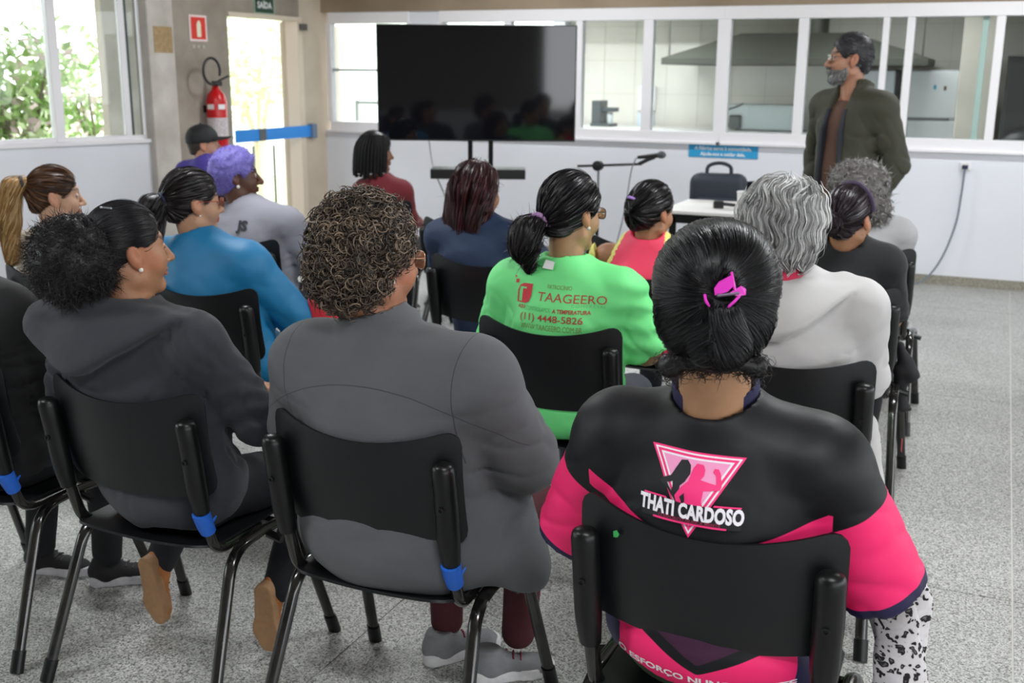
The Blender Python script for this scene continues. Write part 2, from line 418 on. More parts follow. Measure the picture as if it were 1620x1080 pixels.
wn4 = window(4, -0.92, 0.75, [(-0.735, 0.06), (-0.09, 0.065)])
window(5, 0.75, 2.4, [(1.55, 0.08)]); window(6, 2.4, 5.6, [(3.2, 0.08), (4.0, 0.08), (4.8, 0.08)])
MB().box((0.7, 0.03, 0.085), (0.745, 0.09, 1.015), 0.003).obj('sash_stile', mat('greenish_glass_edge', '#cfe3df', 0.3), wn4)

# wall on the door side
dw = empty('wall_left', (XL, 0, 0), kind='structure')
MB().box((-0.2, 7.15, 0), (0, 7.91, 3.4)).obj('wall_panel', M_conc, dw)
MB().box((-0.2, 7.91, 2.14), (0, 8.98, 3.4)).obj('lintel', M_conc, dw)
MB().box((-0.2, 8.98, 0), (0, 9.5, 3.4)).obj('wall_panel', mat('beige_plaster', '#cdbfac', 0.8, var=0.1, vscale=4), dw)
pl = empty('trim_1', (XL, 6.87, 0), kind='structure')
MB().box((-0.42, 0.0, 0), (0.05, 0.3, 3.4), 0.012).obj('pillar_face', mat('limewashed_concrete', '#cfc9c2', 0.85, col2='#b3aca2', vscale=3, bump=0.2, bscale=25), pl)
MB().box((0.05, 0.06, 1.78), (0.054, 0.27, 1.98)).obj('repair_patch', mat('sandy_mortar_patch', '#b49a72', 0.9, col2='#a08862', vscale=30), pl)
# door frame, leaf pushed back against the beige jamb
dr = empty('door_1', (XL, 8.98, 0), kind='structure')
M_beigefr = mat('beige_lacquer', '#d9cbb8', 0.5)
MB().box((-0.12, -0.06, 0), (0.02, 0.02, 2.14), 0.004).obj('door_frame', M_beigefr, dr)
MB().box((-0.12, -1.07, 2.1), (0.02, -0.06, 2.14), 0.004).obj('door_frame', M_beigefr, dr)
MB().box((-0.25, 0.03, 0.01), (-0.205, 1.0, 2.1), 0.004).obj('door_leaf', M_beigefr, dr)
MB().box((-0.10, -0.03, 2.02), (0.06, 0.05, 2.08), 0.004).obj('door_closer', mat('dark_closer', '#4a4640', 0.4), dr)

# window wall at the left, angled away from the door wall
WA = math.atan2(-0.942, -0.336)
ww = empty('wall_window_side', (XL, 6.9, 0), WA, kind='structure')
MB().box((-0.02, -0.14, 0), (13.5, 0.0, 1.085)).obj('wall_panel', M_white, ww)
MB().box((-0.02, -0.14, 2.75), (13.5, 0.0, 3.4)).obj('wall_header', M_conc, ww)
win7 = empty('window_7', (XL, 6.9, 1.085), WA, kind='structure')
MB().box((-0.02, -0.15, 0), (13.5, 0.02, 0.03), 0.004).obj('sill', M_frame, win7)
MB().box((0, -0.1, 0.03), (13.5, -0.03, 0.06)).obj('frame_rail', M_frame, win7)
MB().box((0, -0.1, 1.6), (13.5, -0.03, 1.665)).obj('frame_rail', M_frame, win7)
edges = [0.015, 0.73, 1.5, 2.3, 3.1, 3.9, 4.7, 5.5, 6.3, 7.1, 7.9, 8.7, 9.5, 10.3, 11.1, 11.9, 12.7, 13.45]
for e in edges: MB().box((e - 0.035, -0.11, 0.03), (e + 0.035, -0.02, 1.66), 0.004).obj('mullion', M_frame, win7)
MB().box((0.15, -0.08, 0.05), (0.2, -0.04, 1.62), 0.003).obj('sash_stile', M_frame, win7)
MB().box((0.125, -0.08, 0.05), (0.15, -0.05, 1.62)).obj('weather_seal', mat('dark_seal', '#3f4a47', 0.6), win7)
for a, b in zip(edges, edges[1:]): MB().box((a + 0.035, -0.07, 0.06), (b - 0.035, -0.065, 1.6)).obj('pane', M_glass, win7)
# the rest of the hall behind and beside the camera: glazed long sides, concrete ceiling
MB().box((-13.5, -6.2, 3.4), (7.2, 9.63, 3.6)).obj('ceiling', mat('ceiling_concrete', '#b9b2a8', 0.85, col2='#a79f94', vscale=2), kind='structure')
rw = empty('wall_right', (6.9, 0, 0), kind='structure')
MB().box((0, -6, 0), (0.15, 9.38, 1.0)).obj('wall_panel', M_white, rw); MB().box((0, -6, 2.7), (0.15, 9.38, 3.4)).obj('wall_header', M_conc, rw)
rr_ = empty('wall_rear', (0, -6, 0), kind='structure')
MB().box((-13, -0.15, 0), (6.9, 0, 0.9)).obj('wall_panel', M_white, rr_); MB().box((-13, -0.15, 2.8), (6.9, 0, 3.4)).obj('wall_header', M_conc, rr_)
MB().box((-13, -0.15, 0.9), (3.3, 0, 2.8)).obj('wall_panel', mat('grey_beige_wall', '#9a948c', 0.7, var=0.1), rr_)
win8 = empty('window_8', (6.9, 0, 1.0), kind='structure')
for i in range(12): MB().box((0.03, -6 + i * 1.4 - 0.04, 0), (0.1, -6 + i * 1.4 + 0.04, 1.7)).obj('mullion', M_frame, win8)
win9 = empty('window_9', (0, -6, 0.9), kind='structure')
for i in range(4): MB().box((3.3 + i * 1.15 - 0.04, -0.1, 0), (3.3 + i * 1.15 + 0.04, -0.03, 1.9)).obj('mullion', M_frame, win9)
portal((6.85, 1.7, 1.85), (0, PI / 2, 0), 1.7, 15.2)
portal((5.1, -5.95, 1.85), (PI / 2, 0, 0), 3.6, 1.9)
_d = Vector((-0.336, -0.942, 0)); _c = Vector((XL, 6.9, 1.93)) + _d * 6.7
portal(_c, (PI / 2, 0, WA + PI), 13.4, 1.6)
portal((XL + 0.02, 8.44, 1.07), (0, -PI / 2, 0), 2.1, 1.06)
# twin tube lamps out of view, added to light the hall and kitchen
def ceiling_lamp(x, y, power, z=3.1):
    f = empty('ceiling_lamp', (x, y, z), label='twin tube ceiling lamp, %s' % FILL_LAMPS[(x, y)], cat='lamp', group='tube lamps under the ceiling')
    MB().box((-0.65, -0.12, 0.0), (0.65, 0.12, 0.05), 0.006).obj('housing', M_white_pl, f)
    for s in (-1, 1): MB().tube([(-0.6, s * 0.06, -0.02), (0.6, s * 0.06, -0.02)], 0.014, 8).obj('tube', mat('fill_tube', '#fff8ee', 0.4, emit=3.0), f)
    for s in (-0.5, 0.5): MB().tube([(s, 0, 0.05), (s, 0, 0.3)], 0.006, 6).obj('hanger', M_blackm, f)
    d = bpy.data.lights.new('fill_light', 'AREA'); d.shape = 'RECTANGLE'; d.size = 1.2; d.size_y = 0.2; d.energy = power; d.color = (0.95, 0.98, 1.0)
    o = bpy.data.objects.new('fill_light', d); COL.objects.link(o); o.parent = f; o.location = (0, 0, -0.04)
FILL_LAMPS = {(-3.6, 7.6): 'nearest the screen on the door side', (0.2, 7.6): 'nearest the standing man', (-3.6, 4.0): 'over the seats by the windows',
         (0.2, 4.0): 'over the aisle', (-3.6, 0.3): 'behind the seats on the window side', (0.2, 0.3): 'above the photographer'}
for (x, y) in FILL_LAMPS: ceiling_lamp(x, y, 56)
KITCHEN_FILL = {(-3.6, 11.2): 'in the kitchen above the coffee machine', (-1.2, 11.2): 'in the kitchen in front of the hood'}
FILL_LAMPS.update(KITCHEN_FILL)
ceiling_lamp(-3.6, 11.2, 75, 2.55); ceiling_lamp(-1.2, 11.2, 35, 2.55)  # unseen pair added to brighten the kitchen, stronger on the left

# ------------------------------------------------------------------ outdoors
gd = MB().box((-60, -40, -0.3), (40, 60, -0.14)).obj('ground', mat('pale_paving', '#d5d2c9', 0.9, var=0.1, vscale=0.6), kind='structure')  # pale paving with slight random tone
MB().box((-30, 8.6, -0.14), (-7.5, 30, -0.1)).obj('lawn', mat('lawn_green', '#a9bf82', 0.9, col2='#c9cfa8', vscale=3), kind='structure')
an = empty('annex', (-13.6, 15.5, 0), label='white building seen through the first pane beside the door', cat='building')
MB().box((0, 0, -0.14), (6.4, 3, 3.2)).obj('wall', mat('white_render', '#f2f2f2', 0.8), an)
MB().box((3.4, -0.03, 1.9), (5.6, 0, 2.3)).obj('window', mat('pale_vent', '#cfd3d6', 0.5), an)
MB().box((-0.2, -0.2, 3.2), (6.6, 3.2, 3.35)).obj('roof', M_conc, an)
M_rail = mat('galvanised_rail', '#7c8080', 0.4, metal=0.5)
for k, (x, y) in enumerate(((-7.55, 9.55), (-7.35, 9.72), (-7.25, 9.95), (-7.1, 10.1))):
    MB().lathe([(0.09, 0), (0.09, 0.015), (0.016, 0.02), (0.016, 1.0), (0.0, 1.0)], n=10).obj('steel_bollard', M_rail, None, True, loc=(x, y, -0.14),
        label='thin steel post outside the open door, %s from the extinguisher' % ('first', 'second', 'third', 'fourth')[k], cat='post', group='steel posts outside the door')
rl = empty('garden_rail', (-7.2, 11.6, -0.14), label='low grey railing behind the first window pane', cat='railing')
for x in (0, 0.35, 0.7, 1.05): MB().box((x - 0.02, -0.02, 0), (x + 0.02, 0.02, 1.45)).obj('post', M_rail, rl)
for z in (1.42, 0.9): MB().box((-0.02, -0.015, z - 0.02), (1.07, 0.015, z + 0.02)).obj('rail', M_rail, rl)
ow = empty('garden_wall', (-22, 3, -0.14), label='pale boundary wall beyond the garden', cat='wall')
MB().box((0, 0, 0), (0.2, 16, 2.1)).obj('wall', mat('pale_render', '#dedad2', 0.85), ow)
MB().box((-0.05, -0.05, 2.1), (0.25, 16.05, 2.2)).obj('coping', M_conc, ow)
for k, (x, y) in enumerate(((-7.75, 8.3),)):
    MB().box((-0.16, -0.16, 0), (0.16, 0.16, 3.4), 0.02).obj('porch_column', mat('beige_column', '#d9cfc2', 0.85, var=0.08), None, loc=(x, y, -0.14),
        label='beige porch column outside %s' % ('the window beside the pillar',)[k], cat='column')
def tree(loc, label, seed, h, spread, nleaf, leafcols, trunk='#7d7264'):
    rng = np.random.RandomState(seed); t = empty('garden_tree', loc, label=label, cat='tree', group='garden trees outside the windows')
    tips = []; mb = MB()
    for s in range(5):
        a = s * 1.26 + rng.rand(); e = (math.cos(a) * spread * 0.5, math.sin(a) * spread * 0.5, h * (0.55 + 0.3 * rng.rand()))
        p = spline([(0, 0, 0), (e[0] * 0.15, e[1] * 0.15, h * 0.25), (e[0] * 0.6, e[1] * 0.6, e[2] * 0.7), e], 4)
        mb.tube(p, [0.045 * (1 - 0.75 * i / (len(p) - 1)) for i in range(len(p))], 6); tips += [p[len(p) * 2 // 3], p[-1]]
    mb.obj('trunk', mat('bark_%d' % seed, trunk, 0.9), t, True)
    c = np.array([tips[i % len(tips)] for i in range(nleaf)]) + rng.normal(size=(nleaf, 3)) * spread * 0.24
    u = rng.normal(size=(nleaf, 3)); u /= np.linalg.norm(u, axis=1, keepdims=True); w_ = np.cross(u, rng.normal(size=(nleaf, 3))); w_ /= np.linalg.norm(w_, axis=1, keepdims=True)
    s = 0.05 + 0.05 * rng.rand(nleaf, 1)
    V = np.stack([c - u * s, c + w_ * s * 0.45, c + u * s, c - w_ * s * 0.45], 1).reshape(-1, 3); F = np.arange(nleaf * 4).reshape(-1, 4)
    cols = np.array([lin(x) for x in leafcols])[rng.randint(len(leafcols), size=nleaf)]
    obj('foliage', mesh_np('foliage', V, F, False, col=np.repeat(cols, 4, 0)), mat('garden_leaf', rough=0.6, attr=True), t, kind='stuff')
LC = ['#b3cd8c', '#9cbd72', '#c6d8a6', '#d5e0be', '#dcc4c8', '#8db060']
tree((-9.75, 8.8, -0.14), 'leafy green bush outside the leftmost window pane', 3, 2.5, 0.75, 1300, LC)
tree((-10.5, 10.7, -0.14), 'pale flowering bush outside the second window pane', 5, 2.5, 0.8, 650, LC)
tree((-9.5, 12.7, -0.14), 'pale tree seen through the open door', 8, 3.2, 0.8, 700, ['#e1e6cd', '#d8dfbf', '#cdd8ae'], '#cfc4b0')
tree((-14.2, 9.2, -0.14), 'tall light green tree behind the bushes', 9, 4.2, 2.6, 2600, LC)

# ------------------------------------------------------------------ kitchen behind the windows
kw = empty('wall_kitchen', (0, 13.2, 0), kind='structure')
MB().box((-5.05, 0, 0), (7, 0.15, 3.4)).obj('wall_panel', mat('kitchen_tile', '#e6e2da', 0.35, var=0.03), kw)
M_jt = mat('tile_joint', '#cfcac0', 0.7)
for i in range(26): MB().box((-5.0 + i * 0.4, -0.004, 0.9), (-4.995 + i * 0.4, 0, 2.6)).obj('tile_joint', M_jt, kw)
for z in (1.0, 1.4, 1.8, 2.2): MB().box((-5.05, -0.004, z), (5.5, 0, z + 0.005)).obj('tile_joint', M_jt, kw)
k2 = empty('wall_kitchen_side', (-5.1, 9.6, 0), kind='structure')
MB().box((-0.1, 0, 0), (0.05, 3.75, 1.0)).obj('wall_panel', M_white, k2); MB().box((-0.1, 0, 2.5), (0.05, 3.75, 3.4)).obj('wall_panel', M_white, k2)
MB().box((-0.1, 3.4, 1.0), (0.05, 3.75, 2.5)).obj('wall_panel', M_white, k2)
portal((-5.03, 11.3, 1.75), (0, -PI / 2, 0), 1.5, 3.4)
MB().box((-5.05, 9.53, -0.1), (7, 13.3, 0.0)).obj('floor_kitchen', M_terr, kind='structure')
MB().box((-5.2, 9.6, 2.75), (7, 13.3, 2.9)).obj('ceiling_kitchen', mat('kitchen_ceiling', '#8d8a84', 0.8), kind='structure')
MB().box((4.9, 9.55, 0), (5.05, 13.2, 2.8)).obj('wall_kitchen_end', M_conc, kind='structure')
MB().box((-0.45, 12.1, 0), (-0.08, 12.5, 2.75), 0.01).obj('trim_2', mat('pale_pillar', '#cfc9bd', 0.6), kind='structure')
hd = empty('extractor_hood', (-2.1, 12.4, 1.745), label='dark steel extractor hood hanging over the kitchen range', cat='hood')
M_hood = mat('dull_steel', '#45463f', 0.5, metal=0.3)
bm = bmesh.new()
q = [(-1.36, -0.6, 0), (1.36, -0.6, 0), (1.36, 0.6, 0), (-1.36, 0.6, 0)]; q1 = [(x, y, 0.07) for x, y, _ in q]; q2 = [(x * 0.42, y * 0.5, 0.33) for x, y, _ in q]
V = [[bm.verts.new(p) for p in r] for r in (q, q1, q2)]
for a, b in zip(V, V[1:]):
    for i in range(4): bm.faces.new((a[i], a[(i + 1) % 4], b[(i + 1) % 4], b[i]))
bm.faces.new(V[2]); me = bpy.data.meshes.new('canopy'); bmesh.ops.recalc_face_normals(bm, faces=bm.faces); bm.to_mesh(me); bm.free()
obj('canopy', me, M_hood, hd)
MB().tube([(0.15, 0, 0.3), (0.15, 0, 0.7)], 0.15, 16).obj('duct', M_hood, hd, True)
MB().box((-2.6, -0.17, 0.5), (0.3, 0.17, 0.72)).obj('duct', M_hood, hd)
for x in (-1.3, 1.3): MB().tube([(x, -0.5, 0.05), (x, -0.5, 1.0)], 0.008, 6).obj('hanging_rod', M_hood, hd)
ct = empty('kitchen_counter', (-4.95, 12.45, 0), label='long white kitchen counter below the tiled wall', cat='counter')
MB().box((0, 0, 0.98), (3.2, 0.66, 1.03), 0.004).obj('worktop', mat('pale_stone', '#d9d7d2', 0.3), ct)
for k in range(4): MB().box((0.02 + k * 0.79, 0.05, 0.1), (0.78 + k * 0.79, 0.07, 0.96), 0.004).obj('door', M_white_pl, ct)
MB().box((0.02, 0.07, 0.0), (3.18, 0.64, 0.98)).obj('body', M_white_pl, ct)
def fridge(x, y, label, s=1.0):
    f = empty('refrigerator', (x, y, 0), label=label, cat='refrigerator')
    MW = mat('white_enamel', '#dfe3e6', 0.3)
    MB().box((0, 0.03, 0.03), (0.56 * s, 0.6, 1.71), 0.015).obj('body', MW, f)
    MB().box((0, 0, 1.22), (0.56 * s, 0.035, 1.7), 0.012).obj('door', MW, f); MB().box((0, 0, 0.05), (0.56 * s, 0.035, 1.19), 0.012).obj('door', MW, f)
    MB().box((0.02, 0.005, 1.19), (0.5 * s, 0.03, 1.22)).obj('grip_gap', mat('grip_shadow_grey', '#7e8284', 0.5), f)
    for (dx, z, c) in ((0.32, 1.53, '#3f9fc4'), (0.42, 1.52, '#6b5d52')): MB().box((dx, -0.006, z - 0.02), (dx + 0.028, 0, z + 0.025), 0.002).obj('magnet', mat('magnet' + c, c, 0.5), f)
fridge(-1.02, 12.45, 'white refrigerator with magnets standing behind the kitchen window'); fridge(-1.66, 12.55, 'second white refrigerator half hidden behind the standing man')
mw = empty('white_appliance', (-2.86, 12.5, 1.03), label='wide pale box appliance on the counter under the hood', cat='appliance')
MB().box((0, 0, 0.01), (0.78, 0.4, 0.29), 0.012).obj('case', mat('pale_case', '#dbe3e2', 0.35), mw); MB().box((0.22, -0.006, 0.03), (0.7, 0, 0.27), 0.003).obj('door', mat('pale_case_door', '#cfdad9', 0.3), mw)
MB().box((0.02, -0.04, 0.02), (0.16, -0.006, 0.17), 0.02).obj('motor', mat('grey_motor', '#6d7270', 0.5), mw); MB().tube(spline([(0.02, -0.03, 0.05), (-0.03, -0.03, 0.2), (0.12, -0.03, 0.27), (0.17, -0.02, 0.3)]), 0.007, 6).obj('cable', M_blackp, mw, True)
cf = empty('coffee_machine', (-4.52, 12.55, 1.03), label='dark grey coffee machine on the counter behind the glass', cat='machine')
MG = mat('dark_grey_case', '#55595b', 0.4)
MB().box((0, 0, 0), (0.12, 0.25, 0.3), 0.01).obj('tower', MG, cf); MB().box((0.12, 0.02, 0.17), (0.28, 0.2, 0.22), 0.008).obj('head', MG, cf); MB().box((0, -0.04, 0), (0.25, 0.25, 0.035), 0.006).obj('base', MG, cf)
MB().lathe([(0.035, 0), (0.04, 0.1), (0.03, 0.13), (0, 0.13)], (0.21, 0.08, 0.035), 12).obj('jug', mat('jug', '#c9ced0', 0.2), cf, True)
dp = empty('paper_dispenser', (-4.02, 13.12, 1.2), label='white paper dispenser on the kitchen tiles', cat='dispenser')
MB().box((-0.11, 0, 0), (0.11, 0.08, 0.3), 0.02).obj('cover', mat('dispenser_white', '#f0f2f4', 0.3), dp); MB().box((-0.1, -0.004, -0.22), (0.1, 0.01, -0.02)).obj('notice', mat('notice_blue_white', '#cfdcec', 0.6), dp)
dc = empty('dark_panel', (-0.02, 11.2, 0), label='tall dark grey cabinet at the kitchen end behind the rightmost pane', cat='cabinet')  # solid panel standing in for a dark opening, its cupboard form made up
MD = mat('dark_panel_grey', '#4b4b4a', 0.4)
MB().box((0, 0.02, 0), (2.2, 0.6, 1.83), 0.005).obj('body', MD, dc)
for k in range(2): MB().box((0.02 + 1.08 * k, 0, 0.05), (1.08 + 1.08 * k, 0.02, 1.8), 0.004).obj('door', MD, dc)
MB().ball((0.35, -0.25, 1.05), (0.35, 0.2, 0.16)).obj('covered_pan', mat('black_cover', '#1d1d20', 0.5), dc, True)

# ------------------------------------------------------------------ things on the walls
fe = empty('fire_extinguisher', (XL + 0.11, 7.57, 1.0), label='red fire extinguisher hanging on the concrete pier by the door', cat='extinguisher')
MB().lathe([(0.0, 0.0), (0.075, 0.0), (0.085, 0.02), (0.085, 0.40), (0.07, 0.45), (0.035, 0.49), (0.025, 0.52), (0, 0.52)], n=24).obj('cylinder', M_red, fe, True)
MB().lathe([(0.0862, 0.10), (0.0862, 0.26)], n=24, cap=False).obj('label', mat('extinguisher_label', '#d9d2d4', 0.5, col2='#b8a9ad', vscale=60), fe, True)
for a0 in (0.5, -0.6):
    MB().box((0.083, -0.03, 0.33), (0.0875, 0.03, 0.37), M=Matrix.Rotation(a0 - 0.9, 4, 'Z')).obj('white_mark', M_white_pl, fe)
MB().box((-0.02, -0.03, 0.52), (0.05, 0.03, 0.56), 0.006).obj('valve', M_blackp, fe); MB().tube([(0.03, 0, 0.56), (0.06, 0.1, 0.6)], 0.009, 6).obj('lever', M_blackp, fe, True)
cpts = [(0.03, -0.02, 0.54), (0.05, -0.05, 0.54)] + [(0.05, -0.10 + 0.105 * math.cos(a), 0.64 + 0.105 * math.sin(a)) for a in [(-1.2 - i * 0.42) for i in range(14)]]
MB().tube(spline(cpts, 3), 0.0115, 7).obj('hose', M_blackp, fe, True)
MB().box((-0.11, -0.04, 0.3), (-0.08, 0.04, 0.36)).obj('bracket', M_blackm, fe)
es = empty('extinguisher_sign', (XL + 0.002, 7.52, 1.985), label='red and white fire extinguisher sign on the concrete pier', cat='sign')
MB().box((0, -0.11, -0.105), (0.004, 0.11, 0.105)).obj('plate', mat('pink_white_plate', '#f3dedc', 0.5), es)
MB().box((0.004, -0.09, -0.088), (0.006, 0.09, 0.088)).obj('red_field', mat('sign_red', '#dd3a2c', 0.5), es)
MS = frame_M((0.0068, 0, 0), (0, 1, 0), (0, 0, 1))
me = shape_mesh([[(-0.02, -0.07), (0.03, -0.07), (0.032, 0.03), (0.02, 0.055), (0.008, 0.065), (-0.012, 0.05), (-0.022, 0.03)]]); me.transform(MS); obj('pictogram', me, mat('cream_ink', '#f2ecd2', 0.5), es)
for k in range(3): MB().box((-0.0, -0.085 + k * 0.06, -0.16), (0.004, -0.05 + k * 0.06, -0.135)).obj('glue_mark', mat('glue', '#b9b1a6', 0.8), es)
xs_ = empty('exit_sign', (XL + 0.002, 8.44, 2.215), label='dark green exit sign above the open door', cat='sign')
MB().box((0, -0.15, -0.075), (0.004, 0.15, 0.09)).obj('plate', mat('pale_green_edge', '#9db3a0', 0.5), xs_); MB().box((0.004, -0.135, -0.062), (0.006, 0.135, 0.078)).obj('green_field', mat('sign_green', '#1d3f30', 0.5), xs_)
flat_text('SAÍDA', 0.075, M_white_pl, xs_, frame_M((0.007, 0, -0.0), (0, 1, 0), (0, 0, 1)), bold=0.002)
bs = empty('wall_notice', (-2.17, YB - 0.003, 1.005), label='blue notice with two lines of white lettering on the low white wall', cat='sign')
MB().box((-0.3, -0.004, -0.055), (0.3, 0, 0.05)).obj('sheet', mat('notice_blue', '#2b9bd0', 0.5), bs)
for s_, z in (('A Fábrica serve à comunidade.', 0.022), ('Ajude-nos a cuidar dela.', -0.026)):
    flat_text(s_, 0.042, M_white_pl, bs, frame_M((0, -0.0055, z), (1, 0, 0), (0, 0, 1)), bold=0.0012, xs=0.95)
so = empty('power_socket', (-0.235, YB - 0.002, 0.955), label='white wall socket with a dark plug above the skirting', cat='socket')
MB().box((-0.04, -0.01, -0.03), (0.04, 0, 0.035), 0.004).obj('faceplate', M_white_pl, so); MB().box((-0.022, -0.05, -0.018), (0.022, -0.01, 0.014), 0.006).obj('plug', mat('dark_blue_plug', '#1c2440', 0.4), so)
MB().tube(spline([(-0.235, YB - 0.045, 0.94), (-0.24, YB - 0.05, 0.75), (-0.26, YB - 0.06, 0.5), (-0.34, YB - 0.08, 0.22), (-0.46, YB - 0.12, 0.04), (-0.6, YB - 0.15, 0.009), (-1.0, YB - 0.16, 0.008), (-1.8, YB - 0.3, 0.008)], 8), 0.0075, 6).obj('power_cable', mat('grey_cable', '#6d7782', 0.5), None, True,
    label='grey power cable hanging from the socket to the floor', cat='cable')
bb = empty('belt_barrier', (XL + 0.03, 9.1, 1.08), label='blue retractable belt stretched across the open door', cat='barrier')
MB().box((-0.03, -0.04, -0.07), (0.03, 0.04, 0.07), 0.01).obj('wall_box', mat('grey_box', '#6f7f98', 0.5), bb)
bw_ = MB().box((-0.004, -1.2, -0.055), (0.004, -0.04, 0.055)); bw_.obj('belt', mat('belt_blue', '#2f8fe6', 0.6), bb)
MB().box((-0.012, -0.86, -0.055), (0.012, -0.76, 0.055), 0.004).obj('buckle', mat('buckle_grey', '#5d6266', 0.5), bb)

# ------------------------------------------------------------------ television on its stand, table, microphone
TVA = math.radians(23.8)
st = empty('tv_stand', (-3.48, 7.29, 0), TVA, label='black floor stand with twin poles carrying the big screen', cat='stand')
for s in (-0.075, 0.075): MB().box((s - 0.018, 0.0, 0.02), (s + 0.018, 0.03, 1.75), 0.004).obj('pole', M_blackm, st)
MB().box((-0.36, -0.14, 0.895), (0.33, 0.12, 0.965), 0.006).obj('shelf', M_blackp, st)
MB().box((-0.4, -0.35, 0.0), (0.4, 0.3, 0.025), 0.008).obj('base', M_blackm, st); MB().box((-0.3, 0.0, 1.45), (0.3, 0.04, 1.75), 0.004).obj('mount', M_blackm, st)
tv = empty('television', (-3.475, 7.215, 1.165), TVA, label='large black flat television standing in front of the kitchen windows', cat='television')
MB().box((-0.712, -0.02, 0), (0.712, 0.05, 0.81), 0.006).obj('case', M_blackp, tv)
MB().box((-0.703, -0.024, 0.012), (0.703, -0.019, 0.803)).obj('screen', mat('black_screen', '#101115', 0.05, spec=0.5), tv)
pw = MB().tube(spline([(-3.86, 7.2, 1.17), (-3.82, 7.2, 0.95), (-3.74, 7.25, 0.7), (-3.7, 7.3, 0.3), (-3.8, 7.4, 0.012), (-4.2, 8.2, 0.01)], 6), 0.006, 6).obj('screen_cable', mat('pale_cable', '#b9bcc0', 0.5), None, True, label='thin pale cable hanging from the television', cat='cable')
ms = empty('microphone_stand', (-2.53, 7.2, 0), label='black microphone boom stand beside the backpack', cat='stand')
for k in range(3):
    a = k * 2.094 + 0.4; MB().tube([(0, 0, 0.12), (math.cos(a) * 0.3, math.sin(a) * 0.3, 0.01)], 0.01, 8).obj('leg', M_blackm, ms, True)
MB().tube([(0, 0, 0.08), (0, 0, 0.6)], 0.013, 10).obj('pole', M_blackm, ms, True); MB().tube([(0, 0, 0.55), (0, 0, 1.02)], 0.009, 10).obj('pole', mat('chrome', '#9a9da0', 0.2, metal=0.9), ms, True)
MB().lathe([(0, -0.03), (0.035, -0.025), (0.035, 0.025), (0, 0.03)], (0, 0, 0), 14, Matrix.Translation((0, -0.012, 1.027)) @ Matrix.Rotation(PI / 2, 4, 'X')).obj('clutch', M_blackp, ms, True)
MB().tube([(-0.155, 0, 1.017), (0.31, 0.0, 1.05)], 0.009, 8).obj('boom', M_blackm, ms, True); MB().tube([(0.29, 0, 1.05), (0.36, 0, 1.085), (0.4, 0, 1.1)], 0.013, 8).obj('clip', M_blackp, ms, True)
mc = empty('microphone', (-2.53 + 0.37, 7.2, 1.095), label='black microphone clipped to the boom end', cat='microphone')
MB().tube([(-0.09, 0, -0.0), (0.05, 0, 0.018)], [0.012, 0.018], 10).obj('handle', M_blackp, mc, True); MB().ball((0.075, 0, 0.022), (0.034, 0.026, 0.026)).obj('grille', mat('steel_mesh', '#5b5e61', 0.5, metal=0.6), mc, True)
MB().tube(spline([(-2.26, 7.2, 1.09), (-2.29, 7.19, 1.0), (-2.33, 7.18, 0.7), (-2.42, 7.15, 0.3), (-2.5, 7.0, 0.012), (-2.9, 6.9, 0.01)], 6), 0.005, 6).obj('microphone_cable', mat('grey_lead', '#8b8f94', 0.5), None, True, label='thin lead hanging from the microphone boom', cat='cable')
tb = empty('table', (-1.45, 7.55, 0), label='white topped table in front of the standing man', cat='table')
MB().box((-0.62, -0.36, 0.725), (0.62, 0.36, 0.75), 0.006).obj('tabletop', mat('white_laminate', '#e9e7e4', 0.4), tb)
MB().box((-0.58, -0.32, 0.66), (0.58, 0.32, 0.725)).obj('apron', M_blackm, tb)
for x in (-0.55, 0.55):
    for y in (-0.3, 0.3): MB().box((x - 0.02, y - 0.02, 0), (x + 0.02, y + 0.02, 0.7)).obj('leg', M_blackm, tb)
MB().box((-0.5, 0.2, 0.3), (0.5, 0.22, 0.66)).obj('modesty_panel', M_blackp, tb)
cp = empty('cup', (-1.55, 7.38, 0.75), label='white cup on the table beside the grey haired woman', cat='cup')
MB().lathe([(0.0, 0.0), (0.036, 0.0), (0.046, 0.13), (0.043, 0.13), (0.034, 0.006), (0, 0.006)], n=20).obj('bowl', M_white_pl, cp, True); MB().lathe([(0.0465, 0.124), (0.049, 0.128), (0.0465, 0.132)], n=20, cap=False).obj('rim', M_white_pl, cp, True)
dv = empty('small_device', (-1.72, 7.45, 0.75), 0.3, label='small black remote device lying on the table', cat='device')
MB().box((-0.05, -0.03, 0), (0.02, 0.03, 0.05), 0.008).obj('case', M_blackp, dv); MB().tube([(0.02, 0, 0.03), (0.1, 0.02, 0.02)], 0.012, 8).obj('grip', M_blackp, dv, True)

